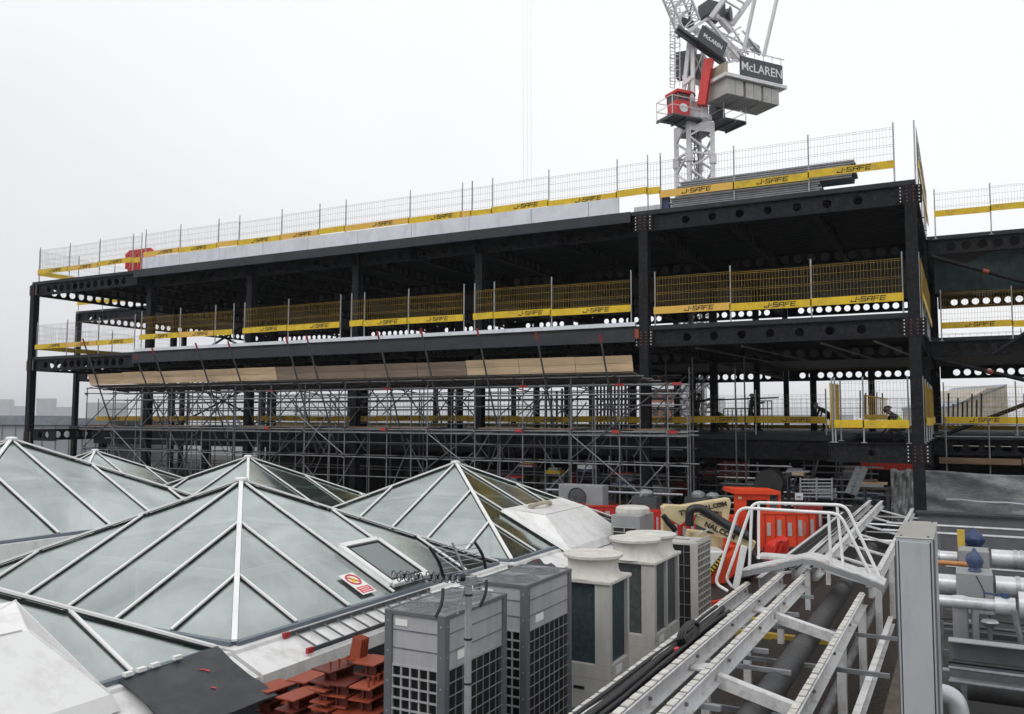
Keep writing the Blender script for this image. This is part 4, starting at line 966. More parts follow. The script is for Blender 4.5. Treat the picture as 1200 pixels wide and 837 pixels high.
MB().lathe([(.40, 0), (.41, .05), (.40, .13), (.34, .17), (.02, .18)], ((x0+x1)/2, 19.5, zt), 24).build('cowl', 'cowl', t, smooth=True)

# ------------------------------------------------------------------ tv aerial on its pole
ac = ad(549, 679, 6.3)
t = thing('tv_aerial', 'television aerial with a corner reflector and looped directors on a galvanised pole', 'aerial', (ac.x, ac.y, ZD))
MB().tube([(ac.x, ac.y, ZD), (ac.x, ac.y, ac.z+.02)], .027, 14).build('pole', 'galv', t, smooth=True)
mb = MB()
for k in range(4): z = ac.z-.12-.32*k; mb.tube([(ac.x, ac.y, z), (ac.x, ac.y, z+.015)], .031, 14)
mb.build('cable_ties', 'gasket', t, smooth=True)
bl = ad(460, 675, 6.0); br_ = ad(566, 678, 6.36)
bm_ = MB().bar(bl, br_, .018, .018).build('boom', 'galv', t)
bd = (br_-bl).normalized(); bu = V((0, 0, 1)); bs = bd.cross(bu).normalized()
for k, f in enumerate((.04, .12, .19, .27, .41, .48, .55, .62, .68)):
    c = bl.lerp(br_, f)
    for sg_ in (-1, 1):
        pts = [c+bs*(sg_*.045)+bs*(.038*math.cos(a*math.pi/8))+bu*(.030*math.sin(a*math.pi/8)) for a in range(17)]; MB().tube(pts, .0045, 5, caps=False).build('director_loop', 'tube_dark', t)
mb = MB()
for f in (.12, .27, .41, .48, .55, .62, .68): c = bl.lerp(br_, f); mb.box(c.x-.012, c.x+.012, c.y-.012, c.y+.012, c.z-.014, c.z+.016)
mb.build('director_clips', 'gasket', t)
c = bl.lerp(br_, .79); MB().tube([c-bd*.045, c+bd*.045], .026, 10).build('balun_box', 'gasket', t, smooth=True)
MB().box(ac.x-.05, ac.x+.05, ac.y-.045, ac.y+.045, ac.z-.04, ac.z+.03).build('clamp', 'galv', t, bevel=.006)
for quad in (((503, 641, 6.0), (519, 675, 6.1), (569, 666, 6.6), (556, 635, 6.5)), ((519, 690, 6.1), (510, 724, 6.0), (562, 711, 6.5), (570, 680, 6.6))):
    a, b, c, d = [ad(*q) for q in quad]
    g = MB()
    for k in range(6): g.tube([a.lerp(b, .05+.18*k), d.lerp(c, .05+.18*k)], .003, 5)
    gg = g.build('reflector_grid', 'galv', t)
    n = (b-a).cross(d-a).normalized()
    for p, q in ((a, b), (d, c)):
        pts = [p.lerp(q, k/6)+n*(.022*math.sin(math.pi*k/6)) for k in range(7)]; mb = MB()
        mb.tube(pts, .012, 6); mb.build('end_strip', 'gasket', gg)
MB().bar(ad(530, 636, 6.25), ad(547, 676, 6.3), .014, .014).bar(ad(545, 688, 6.3), ad(536, 720, 6.25), .010, .010).build('reflector_strut', 'galv', t)

# ------------------------------------------------------------------ red oxide steel stack
def bracket(c, rz, wx, wy, h, layers, studs, label):
    t = thing('steel_bracket', label, 'steel bracket', (0, 0, 0), 'red painted steel brackets in the stack'); 
    mb = MB(); z = 0
    parts = []
    for k in range(layers):
        z = -k*h; ox, oy = random.uniform(-.05, .05)*k, random.uniform(-.04, .04)*k
        MB().box(-wx/2+ox, wx/2+ox, -wy/2+oy, wy/2+oy, z-.018, z).build('plate', random.choice(['redox', 'redox', 'redox_pale', 'redox_dark']), t, bevel=.003)
        w_ = MB(); w_.box(-wx/2+.06+ox, wx/2-.06+ox, -.012+oy, .012+oy, z-h+.002, z-.019); w_.box(-wx*.28+ox, -wx*.25+ox, -wy/2+.03+oy, -.013+oy, z-h+.002, z-.019); w_.box(wx*.22+ox, wx*.25+ox, -wy/2+.03+oy, -.013+oy, z-h+.002, z-.019); w_.build('web', 'redox_dark', t)
    if studs:
        s = MB()
        for k in range(studs):
            x = -wx/2+.06+(wx-.12)*k/max(1, studs-1)
            for y in (-wy/2+.06,): s.tube([(x, y, 0), (x, y, .09)], .011, 8); s.tube([(x, y, .055), (x, y, .085)], .019, 6)
        s.build('studs', 'redox', t)
    t.location = c; t.rotation_euler.z = rz
    return t
BR = [(321, 803, -2.98, .42, .30, 4, 0, 'flat lowest left plate bracket at the front of the red stack'), (361, 792, -2.88, .44, .26, 5, 0, 'long plate bracket behind the lowest left one in the red stack'),
      (352, 812, -2.92, .46, .26, 5, 0, 'front plate bracket facing the camera in the red stack'), (384, 803, -2.80, .36, .22, 6, 0, 'narrow middle plate bracket of the red stack'),
      (404, 796, -2.73, .40, .30, 6, 0, 'broad middle plate bracket of the red stack'), (396, 779, -2.62, .50, .28, 5, 4, 'studded bracket with four upright bolts near the top of the red stack'),
      (437, 773, -2.54, .36, .28, 6, 0, 'top right bracket of the red stack beside the grey condenser'), (434, 800, -2.72, .40, .26, 6, 4, 'studded lower right bracket of the red stack'),
      (374, 832, -3.10, .7, .22, 4, 0, 'long low bracket at the bottom edge of the red stack'), (420, 826, -3.0, .62, .24, 4, 0, 'wide low bracket at the foot of the red stack by the condenser')]
for x, y, z, wx, wy, ly, st, lb in BR:
    c = az(x, y, z); bracket(c, math.pi/2+random.uniform(-.12, .12), wx, wy, .12, ly, st, lb)
c = az(420, 769, -2.55); t = thing('upright_bracket', 'upright red bracket of bolted cheek plates standing on top of the stack', 'steel bracket', tuple(c))
for k in range(4): 
    MB().prism([c+V((-.07, -.07+.04*k, 0)), c+V((.07, -.07+.04*k, 0)), c+V((.08, -.05+.04*k, .19)), c+V((-.04, -.05+.04*k, .21))], (0, .014, 0)).build('plate', 'redox', t)
MB().box(c.x-.1, c.x+.1, c.y-.12, c.y+.12, c.z-.02, c.z).build('base_plate', 'redox', t)
tag(MB().box(-6.9, -5.2, 6.2, 8.6, ZD, ZD+.14).build('pallet', 'timber'), 'timber pallet under the red steel stack', 'pallet')
# ------------------------------------------------------------------ white walkway frame with step-over
wf = thing('walkway_frame', 'white painted steel walkway frame of long slotted beams running away towards the building', 'walkway frame', (-2, 12, ZD))
ZW = -2.25
LX = [-2.90, -2.40, -2.09, -1.31]
LZ = [ZW-.18, ZW, ZW, ZW-.18]
def wbeam(x, y0, y1, z, pads=True, w=.085, h=.15):
    b = MB(); b.box(x-.008, x+.008, y0, y1, z-h, z-.012); b.box(x-.008, x+w-.02, y0, y1, z-h-.010, z-h); b.box(x-w/2, x+w/2, y0, y1, z-.012, z)
    o = b.build('beam', 'walk_white', wf)
    if pads:
        p = MB(); d = MB(); y = y0+.02; d.box(x-w/2+.008, x+w/2-.020, y0, y1, z+.0008, z+.006)
        while y < y1-.1:
            L_ = .155; p.box(x-w/2+.006, x+w/2-.018, y, y+L_, z+.0066, z+.013+random.uniform(0, .006)); y += .19
        p.build('pads', 'slot', o); d.build('slots', 'gasket', o)
    return o
for i, x in enumerate(LX):
    wbeam(x, 3.2, 13.04, LZ[i])
    wbeam(x+.02, 13.75, 26.5-(2 if i == 0 else 0), LZ[i]-.03, pads=False)
for y in (5.2, 7.95, 10.75):
    MB().bar((LX[2]+.03, y, ZW-.14), (LX[3]-.02, y, LZ[3]-.14), .03, .11).bar((LX[2]+.03, y+.05, ZW-.09), (LX[3]-.02, y+.05, LZ[3]-.09), .09, .014).build('cross_member', 'walk_white', wf)
    MB().bar((LX[0]+.03, y+.35, LZ[0]-.14), (LX[1]-.03, y+.35, ZW-.12), .24, .02).bar((LX[1]+.02, y+.35, ZW-.135), (LX[2]-.03, y+.35, ZW-.135), .24, .02).build('cross_plate', 'walk_white', wf)
for y in (14.6, 16.2, 17.8, 19.5, 21.2, 23.0, 25.):
    MB().bar((LX[2]+.06, y, ZW-.15), (LX[3], y, LZ[3]-.15), .14, .03).build('cross_member', 'walk_white', wf)
    MB().bar((LX[0]+.06, y+.3, LZ[0]-.15), (LX[2], y+.3, ZW-.17), .12, .03).build('cross_member', 'walk_white', wf)
for y in (5.2, 7.9, 10.6, 12.9, 15.5, 18.5, 21.5):
    for x in (LX[0], LX[3]): MB().box(x-.05, x+.05, y, y+.09, ZD, LZ[0]-.162).build('post', 'walk_white', wf)
for y in (6.1, 8.1, 9.9, 11.6):
    MB().box(-3.0, -.75, y, y+.042, ZW-.45, ZW-.405).build('strut_rail', 'galv_dull', wf)
for y in (9.0, 10.9):
    MB().box(LX[1]-.3, LX[2]+.5, y, y+.042, ZW-.30, ZW-.26).build('strut_rail', 'galv', wf)
for x, z in zip(LX, LZ):
    y = 4.1
    while y < 13:
        MB().tube([(x-.03, y, z-.08), (x+.035, y, z-.08)], .017, 6).build('bolt', 'galv_dull', wf); y += 1.45
for y in (5.6, 7.3, 9.3, 11.2, 12.4):
    MB().box(LX[2]+.03, LX[2]+.22, y, y+.05, ZW-.20, ZW-.155).build('bracket', 'galv', wf); MB().tube([(LX[2]+.18, y+.025, ZW-.2), (LX[2]+.18, y+.025, ZW-.62)], .006, 6).build('hanger_rod', 'galv_dull', wf)
wbeam(-.98, 3.2, 13.5, ZW-.55, pads=False, w=.07, h=.10)
MB().box(-.80, -.62, 3.2, 13.5, ZW-.75, ZW-.73).box(-.80, -.785, 3.2, 13.5, ZW-.88, ZW-.751).box(-.635, -.62, 3.2, 13.5, ZW-.88, ZW-.751).build('gutter_channel', 'rust', wf)

so_ = thing('step_over', 'white step-over platform with two curved tube handrails crossing the walkway frame', 'step-over', (-2, 13.2, ZW))
ya, yb = 13.08, 13.62
prof = [(-3.08, -2.31), (-2.98, -2.255), (-2.55, -2.13), (-2.12, -1.995), (-1.98, -1.995), (-1.55, -2.12), (-1.12, -2.245), (-1.03, -2.30)]
vs = [(x, y, z) for y in (ya, yb) for x, z in prof]+[(x, y, z-.02) for y in (ya, yb) for x, z in prof]; n = len(prof)
fs = [(i, i+1, n+i+1, n+i) for i in range(n-1)]+[(2*n+i, 3*n+i, 3*n+i+1, 2*n+i+1) for i in range(n-1)]+[(i, 2*n+i, 2*n+i+1, i+1) for i in range(n-1)]+[(n+i, n+i+1, 3*n+i+1, 3*n+i) for i in range(n-1)]+[(0, n, 3*n, 2*n), (n-1, 3*n-1, 4*n-1, 2*n-1)]
MB().add(vs, fs).build('deck_plate', 'walk_white', so_)
mb = MB()
for (a, b) in zip(prof[:-1], prof[1:]): mb.prism([(a[0], ya-.004, a[1]-.024), (b[0], ya-.004, b[1]-.024), (b[0], ya-.004, b[1]-.10), (a[0], ya-.004, a[1]-.10)], (0, -.012, 0))
mb.build('edge_skirt', 'box_grey', so_)  # greyer than the deck plate: shade on the front face put into the colour
MB().box(-2.9, -1.9, 13.7, 14.1, -2.16, -2.12).box(-1.95, -1.15, 13.7, 14.0, -2.26, -2.22).build('step_tread', 'walk_white', so_)
def arc(pts, r=.14, n=6):
    pts = [V(p) for p in pts]; out = [pts[0]]
    for i in range(1, len(pts)-1):
        a, b, c = pts[i-1], pts[i], pts[i+1]; d0 = (a-b).normalized(); d1 = (c-b).normalized(); rr = min(r, (a-b).length*.45, (c-b).length*.45)
        p, q = b+d0*rr, b+d1*rr
        for k in range(n+1):
            u = k/n; out.append(p*((1-u)**2)+b*(2*u*(1-u))+q*(u*u))
    return out+[pts[-1]]
for yy, pts, posts in ((12.66, [(853, 693), (838, 684), (866, 595), (984, 602), (1019, 672)], [(881, 596, 878, 668), (971, 601, 974, 662)]), (13.5, [(858, 688), (851, 679), (882, 589), (991, 592), (1031, 677)], [(889, 591, 889, 655), (981, 594, 988, 662)])):
    P_ = [ay(x, y, yy) for x, y in pts]
    h = MB().tube(arc(P_, .13), .023, 10).build('handrail', 'rail_white', so_, smooth=True)
    for a, b, c, d in posts: MB().tube([ay(a, b, yy), ay(c, d, yy)], .021, 10).build('rail_post', 'rail_white', so_, smooth=True)
MB().bar(ay(862, 690, 13.0), ay(872, 640, 13.0), .05, .09).build('stringer', 'rail_white', so_)
tag(MB().box(LX[0]-.2, -.4, -2, 26, ZD+.004, ZD+.02).build('gravel_bed', 'gravel'), kind='structure')
# lagged pipes and cables under the walkway
tag(MB().tube([(-1.74, 2.5, -2.66), (-1.74, 12.4, -2.66), (-1.80, 20, -2.75)], .13, 20).build('lagged_pipe', 'lag', smooth=True), 'thick black lagged pipe running below the walkway frame between its beams', 'pipe')
tag(MB().tube([(-1.42, 2.5, -3.2), (-1.42, 20, -3.2)], .055, 12).build('thin_pipe', 'galv_dull', smooth=True), 'thin grey pipe beside the thick lagged one below the walkway', 'pipe')
cb_ = thing('cable_bundle', 'bundle of black rubber pipes along the walkway frame, with a loop near its end', 'cables', (-2.6, 8, ZW))
for k, (dx, dz, r) in enumerate(((-.11, -.16, .045), (-.02, -.15, .05), (.07, -.17, .045), (.0, -.07, .035), (-.08, -.06, .02), (.06, -.08, .022))):
    pts = [(-2.66+dx+.012*math.sin(j*1.7+k), 3.2+j*.62, ZW+dz+.012*math.sin(j*1.1+2*k)) for j in range(13)]
    MB().tube(pts, r, 10).build('pipe' if r > .03 else 'cable', 'rubber', cb_, smooth=True)
c = az(812, 742, ZW-.02); mb = MB()
for k in range(3): mb.tube([c+V((.02*k-.03, (.34-.03*k)*math.cos(a*math.pi/10)-.1, .03+.09*math.sin(a*math.pi/10))) for a in range(21)], .018, 8)
mb.build('loop', 'rubber', cb_, smooth=True)
MB().tube([c+V((-.1, -.3-3.*k/9, -.05+.02*math.sin(k))) for k in range(10)], .006, 5).build('wire', 'paper', cb_, smooth=True)
MB().tube([(-2.62, 6.4, ZW-.25), (-2.45, 7.0, ZW-.25)], .10, 14).build('lagged_elbow', 'rubber', cb_, smooth=True)
cb2 = thing('cable_bundle', 'black cables running along the far part of the walkway beyond the step-over', 'cables', (-2.5, 18, ZW))
for k in range(4): MB().tube([(-2.62+.08*k, 14+j*1.2, ZW-.06+.01*math.sin(j+k)) for j in range(10)], .04, 8).build('cable', 'rubber', cb2, smooth=True)
tag(MB().box(-2.3, -2.12, 7.55, 7.75, ZW-.5, ZW-.42).build('blue_packet', 'blue'), 'blue wrapper lying between two walkway beams', 'packet')
tag(MB().box(-2.66, -2.60, 8.5, 8.58, ZW-.11, ZW-.05).build('red_tap', 'sign_red'), 'small red tap handle on the black pipe bundle', 'tap')
for k, (x, y, l) in enumerate(((838, 722, 'yellow painted kerb bar on the deck beside the white hooded lift'), (900, 745, 'yellow painted kerb bar under the walkway beams'), (725, 806, 'yellow painted kerb bar near the foot of the cable bundle'))):
    p = az(x, y, ZD+.05); tag(MB().box(p.x-.9 if k < 2 else p.x-.2, p.x+1.1 if k < 2 else p.x+.25, p.y-.06, p.y+.06, ZD, ZD+.1).build('kerb_bar', 'yellow_mark'), l, 'kerb')
p = az(851, 704, ZD+.05); tag(MB().bar((p.x-.2, p.y-.5, ZD+.06), (p.x+.25, p.y+.5, ZD+.06), .08, .08).build('red_bar', 'red'), 'red bar lying on the deck by the black gridded condenser', 'bar')

# ------------------------------------------------------------------ tall white cabinet
t = thing('cabinet', 'tall narrow pale grey metal cabinet standing in the right foreground', 'cabinet', (-.37, 8.3, ZD))
MB().box(-.505, -.235, 7.705, 9.0, ZD, -.962).build('body', 'cab_grey', t, bevel=.006)
MB().box(-.482, -.258, 7.690, 7.704, ZD+.1, -.985).build('front_panel', 'cab_grey', t, bevel=.004)
MB().box(-.490, -.484, 7.697, 7.7045, ZD+.1, -.985).box(-.256, -.250, 7.697, 7.7045, ZD+.1, -.985).build('gasket', 'gasket', t)
MB().box(-.512, -.228, 7.70, 8.98, -.961, -.950).build('lid', 'cab_lid', t, bevel=.004)
mb = MB()
for x in (-.47, -.27):
    for y in (7.78, 8.9): mb.box(x-.008, x+.008, y-.008, y+.008, -.9495, -.943)
mb.build('screws', 'gasket', t)
MB().box(-.234, -.222, 7.72, 7.80, ZD, -.97).box(-.518, -.506, 7.75, 8.95, ZD, -1.0).build('side_flange', 'hvac_dark', t)

# ------------------------------------------------------------------ pipework on the right
def insul(x0, x1, y, z, r, label, m='pipe_clad', bands=(), cat='pipe', nm='insulated_pipe'):
    t = thing(nm, label, cat, ((x0+x1)/2, y, z)); MB().tube([(x0, y, z), (x1, y, z)], r, 24).build('cladding', m, t, smooth=True)
    if bands:
        for b in bands: MB().tube([(b, y, z), (b+.05, y, z)], r+.012, 24).build('band', 'galv', t, smooth=True)
    return t
def pxr(x0, x1, yc, Y): a, b = ay(x0, yc, Y), ay(x1, yc, Y); return a.x, b.x, (a.z+b.z)/2
x0, x1, z = pxr(1085, 1168, 706, 11.3); insul(x0, x1+.1, 11.3, z, .068, 'slim white clad pipe in front of the grey boxes')
x0, x1, z = pxr(1166, 1190, 711, 11.3); vj = insul(x0, x1, 11.3, z, .105, 'fat white valve jacket with a blue lever handle on the slim pipe', nm='valve_jacket', cat='valve')
x0, x1, z = pxr(1194, 1260, 713, 11.3); insul(x0, x1, 11.3, z, .16, 'white clad pipe end at the right edge, level with the slim pipe')
x0, x1, z = pxr(1080, 1121, 684, 12.6); insul(x0-.3, x1, 12.6, z, .13, 'white clad pipe left of the front grey box', bands=(x0+.1,))
x0, x1, z = pxr(1167, 1250, 690, 12.6); insul(x0, x1, 12.6, z, .13, 'white clad pipe right of the front grey box', bands=(x0+.22, x0+.5))
x0, x1, z = pxr(1080, 1122, 653, 14.6); insul(x0-.3, x1, 14.6, z, .10, 'white clad pipe left of the rear grey box', bands=(x0+.2,))
x0, x1, z = pxr(1162, 1250, 657, 14.6); insul(x0, x1, 14.6, z, .13, 'white clad pipe right of the rear grey box', bands=(x0+.28, x0+.36))
x0, x1, z = pxr(1060, 1135, 659, 13.9); insul(x0, x1, 13.9, z, .035, 'orange pipe running from the cabinet to the blue wrapped motor', m='orange_pipe')
for (xa, xb, yt, yb_, Y, l) in ((1120, 1165, 671, 712, 12.3, 'front grey valve box between the white clad pipes'), (1123, 1160, 645, 672, 14.3, 'rear grey valve box below the blue wrapping')):
    a, b = ay(xa, yt, Y), ay(xb, yb_, Y); t = thing('valve_box', l, 'valve box', ((a.x+b.x)/2, Y, b.z))
    MB().box(a.x, b.x, Y, Y+.5, b.z-.1, a.z).build('casing', 'box_grey', t, bevel=.008)
    MB().tube([((a.x*.45+b.x*.55), Y-.008, a.z-.02), ((a.x*.4+b.x*.6)+.06, Y-.008, a.z-.2), ((a.x*.4+b.x*.6)+.06, Y-.008, b.z-.05)], .006, 6).build('cable', 'gasket', t)
def wrapped(px0, px1, py0, py1, Y, label, m):
    a, b = ay(px0, py0, Y), ay(px1, py1, Y); c = V(((a.x+b.x)/2, Y, b.z)); w_, h_ = (b.x-a.x)/2, a.z-b.z
    prof = [(.55, 0), (.75, .08), (.62, .2), (.95, .42), (1.0, .55), (.78, .72), (.30, .88), (.14, 1.0), (.02, 1.01)]
    t = thing('wrapped_motor', label, 'motor', tuple(c)); mb = MB(); n = 20; vs = []; fs = []
    for r, z in prof:
        for k in range(n):
            an = 2*math.pi*k/n; rr = r*w_*(1+.10*math.sin(5*an+z*6)+.06*math.sin(9*an)); vs.append(c+V((rr*math.cos(an), rr*math.sin(an), z*h_)))
    for i in range(len(prof)-1):
        for k in range(n): fs.append((i*n+k, i*n+(k+1) % n, (i+1)*n+(k+1) % n, (i+1)*n+k))
    mb.add(vs, fs); mb.build('wrap', m, t, smooth=True); MB().tube([c, c-V((0, 0, .3))], .05, 12).build('stem', 'box_grey', t, smooth=True)
wrapped(1131, 1153, 642, 672, 12.5, 'blue plastic wrapped valve motor on top of the front grey box', 'blue')
wrapped(1128, 1155, 618, 646, 15.2, 'darker blue wrapped motor behind, under the grey rails', 'blue_dark')
a = ay(1126, 625, 14.9); tag(MB().box(a.x-.05, a.x+.05, 14.85, 14.95, a.z-.32, a.z+.05).build('gas_tag', 'yellow_mark'), 'yellow upright marker plate left of the darker blue wrapped motor', 'marker')
t = vj
a, b = ay(1153, 695, 11.3), ay(1178, 698, 11.3); MB().bar(a, b, .025, .02).build('lever', 'blue', t); MB().tube([b+V((0, 0, -.06)), b+V((0, 0, .03))], .045, 12).build('hub', 'blue', t)
for (xx, l) in ((1125, 'left grey lagged riser with a white flange below the slim pipe'), (1142, 'thin grey riser between the two risers')):
    a = ay(xx, 705, 11.7); r = .085 if xx == 1125 else .04; t = thing('riser_pipe', l, 'pipe', (a.x, 11.7, -3.0))
    MB().tube([(a.x, 11.7, -3.0), (a.x, 11.7, a.z+.02)], r, 18).build('riser', 'box_grey', t, smooth=True)
    if r > .05: MB().lathe([(.02, 0), (.14, 0), (.15, .05), (.09, .08), (.02, .09)], (a.x, 11.7, a.z-.02), 20).build('flange', 'cowl', t, smooth=True)
for (xx, yy) in ((1134, 731), (1160, 731)):
    a = ay(xx, yy, 11.8); tag(MB().lathe([(.03, 0), (.06, .02), (.10, .07), (.08, .09)], (a.x, 11.8, a.z-.05), 16).build('pipe_flange', 'galv', smooth=True), f'shiny pipe flange, {"left" if xx<1150 else "right"} one of the pair low between the risers', 'flange', 'shiny flanges')
for k, (y_, z_, r_, l_) in enumerate(((11.9, -3.05, .03, 'thin grey pipe low behind the front risers'), (13.1, -2.75, .022, 'thin conduit between the two grey boxes'), (12.0, -2.45, .014, 'black cable drooping behind the slim pipe'), (15.6, -2.35, .02, 'thin conduit behind the rear grey box'))):
    tag(MB().tube([(-.3+.5*j, y_, z_+(.03*math.sin(j*1.3) if k == 2 else 0)) for j in range(10)], r_, 8).build('conduit', ('galv', 'galv_dull', 'rubber', 'galv')[k], smooth=True), l_, 'pipe')
for k, (x_, y_, l_) in enumerate(((.22, 12.9, 'bracket'), (.75, 12.9, 'clip'), (1.35, 12.9, 'hanger'))):
    tag(MB().box(x_, x_+.04, y_-.45, y_+.6, -2.95, -2.35).box(x_-.05, x_+.09, y_-.45, y_+.6, -2.98, -2.951).build('pipe_support', 'galv_dull'), f'{("left", "middle", "right")[k]} galvanised pipe support standing among the white clad pipes', 'support', 'pipe supports')
t = thing('channel_beam', 'deep dark grey channel beam carrying the right hand pipework', 'beam', (1.5, 10.6, -2.9))
zc = ay(1150, 751, 10.6).z
MB().box(-.2, 6, 10.6, 10.62, zc-.42, zc-.012).build('web', 'chan_grey', t); MB().box(-.2, 6, 10.44, 10.62, zc-.012, zc).build('top_flange', 'box_grey', t); MB().box(-.2, 6, 10.44, 10.62, zc-.432, zc-.42).build('bottom_flange', 'box_grey', t)
for k, (yp, Yp, l) in enumerate(((787, 10.2, 'upper thin pipe below the channel beam'), (803, 9.9, 'lower thin pipe below the channel beam'), (779, 10.4, 'black cable along the foot of the channel beam'))):
    z = ay(1150, yp, Yp).z; tag(MB().tube([(-.2, Yp, z), (5, Yp, z)], .018 if k < 2 else .025, 8).build('thin_pipe', ('galv_dull', 'galv_dull', 'rubber')[k], smooth=True), l, 'pipe')
a = ay(1098, 812, 9.4); t = thing('pipe_elbow', 'shiny clad pipe elbow poking out beside the foot of the cabinet', 'pipe', tuple(a))
MB().tube(arc([(a.x-.25, 9.4, a.z), (a.x+.16, 9.4, a.z), (a.x+.2, 9.4, a.z-.25)], .2), .09, 18).build('elbow', 'pipe_clad', t, smooth=True)
for k, (yp, Yp, l) in enumerate(((619, 16.2, 'upper'), (628, 15.4, 'lower'))):
    z = ay(1150, yp, Yp).z; t = thing('guard_rail', f'{l} grey tube rail in front of the tarpaulin wall', 'rail', (2, Yp, z)); MB().tube([(-1.2, Yp, z), (7, Yp, z)], .025, 8).build('tube', 'galv', t, smooth=True)
    for xx in (-.4, .9, 2.2): MB().tube([(xx, Yp, ZD), (xx, Yp, z)], .024, 8).build('upright', 'galv_dull', t, smooth=True)
t = thing('roof_kerb', 'dark grey kerb below the tarpaulin wall', 'kerb', (3, 18.3, ZD))
zk = ay(1150, 606, 24.).z; MB().box(-1.05, 10, 24, 24.4, ZD, zk).build('upstand', 'chan_grey', t); MB().box(-1.1, 10, 23.93, 24.5, zk, zk+.05).build('coping', 'felt', t)
t = thing('platform_frame', 'low grey pipe support frame standing behind the channel beam', 'frame', (1, 12, -3.3))
for y in (11.2, 12.2, 13.4, 14.8):
    MB().box(-.3, 5, y, y+.06, -2.95, -2.88).build('rail', 'chan_grey', t)
for x in (-.1, .85, 1.6, 2.6):
    MB().box(x, x+.06, 11.0, 15.5, -3.02, -2.951).build('rail', 'galv_dull', t)
    for y in (11.3, 15.2): MB().box(x, x+.06, y, y+.06, ZD, -3.02).build('leg', 'galv_dull', t)
tag(MB().tube([(-.4, 12.5, -3.4), (5, 12.5, -3.4)], .14, 16).build('lagged_pipe', 'lag', smooth=True), 'black lagged pipe low under the right hand pipe frame', 'pipe')
x0 = ay(1195, 745, 11).x; t = thing('diagonal_strut', 'thin pair of slanting steel angles by the right edge', 'strut', (x0, 11, -3)); MB().bar(ay(1190, 715, 11), ay(1199, 757, 11), .03, .03).bar(ay(1186, 715, 11.1), ay(1196, 757, 11.1), .03, .03).build('angle', 'galv_dull', t)

# ------------------------------------------------------------------ tarpaulin wall, planks
tw = thing('tarpaulin_screen', 'creased silver grey tarpaulin screen hung below the right hand floors', 'tarpaulin', (1, 37, ZD))
def tarp(x0, x1, Y, z0, z1, nx_, nz_, amp, m='tarp'):
    vs = []; fs = []
    for j in range(nz_+1):
        for i in range(nx_+1):
            u, v = i/nx_, j/nz_; x = x0+(x1-x0)*u
            d = amp*(math.sin(u*23+v*5)+.6*math.sin(u*51-v*9+1)+.7*math.sin((u*6+v*5)*3.1))+.35*amp*random.uniform(-1, 1)+.5*amp*math.sin(u*37+v*21+2*math.sin(u*9))
            vs.append((x, Y+d-.25*(1-v)*(1-v), z0+(z1-z0)*v+.05*math.sin(u*14)*v))
    for j in range(nz_):
        for i in range(nx_): a = j*(nx_+1)+i; fs.append((a, a+1, a+nx_+2, a+nx_+1))
    return MB().add(vs, fs)
o = tarp(-2.5, 9, 36.3, ZD+.02, -1.95, 130, 26, .055).build('sheet', 'tarp', tw, smooth=True); sm = o.modifiers.new('solid', 'SOLIDIFY'); sm.thickness = .006
MB().tube([(-.6+i*.5, 35.98-.0, -2.95-.012*i+.02*math.sin(i*2)) for i in range(18)], .035, 6).build('rope_hem', 'foam', tw, smooth=True)
MB().tube([(3.4, 36.15, -2.45), (4.6, 36.1, -2.36)], .03, 6).build('red_strap', 'red', tw)
t2 = thing('tarpaulin_heap', 'wrinkled grey tarpaulin hanging left of the right corner column', 'tarpaulin', (-2.2, 30.5, ZD))
o = tarp(ay(1044, 570, 31.5).x, ay(1082, 570, 31.5).x, 31.5, -3.4, ay(1060, 551, 31.5).z, 26, 14, .06).build('sheet', 'tarp', t2, smooth=True); sm = o.modifiers.new('solid', 'SOLIDIFY'); sm.thickness = .006
for k, (a, b, z, m, l) in enumerate(((-.8, 1.9, -1.42, 'timber', 'left brown scaffold plank above the tarpaulin screen'), (1.95, 9, -1.38, 'timber', 'right long brown scaffold plank above the tarpaulin screen'))):
    tag(MB().box(a, b, 36.5, 36.72, z-.22, z).build('plank', m), l, 'plank')
t = thing('guard_rail', 'dark tube guard rail and standards below the right hand wing floor', 'rail', (3, 36.9, -1.9))
for z in (-.62, -.15): MB().tube([(-.9, 36.9, z), (9, 36.9, z)], .03, 8).build('tube', 'galv_dull', t)
for x in (-.55, .9, 2.6, 3.2, 5): MB().tube([(x, 36.8, -2.), (x, 36.8, .1)], .03, 8).build('upright', 'galv_dull', t)
t = thing('tarpaulin_cover', 'pale rumpled tarpaulin over materials, seen through the scaffold at the left', 'tarpaulin', (-33, 30, ZD))
vs = []; fs = []; n = 14
for j in range(7):
    for i in range(n+1):
        u = i/n; v = j/6; vs.append((-37.6+6*u, 29.6+1.8*v, ZD+(1.75*math.sin(math.pi*v)**.6*(.75+.25*math.sin(u*9)))*(1-.55*u)+random.uniform(-.06, .06)))
for j in range(6):
    for i in range(n): a = j*(n+1)+i; fs.append((a, a+1, a+n+2, a+n+1))
MB().add(vs, fs).build('sheet', 'tarp', t, smooth=True)

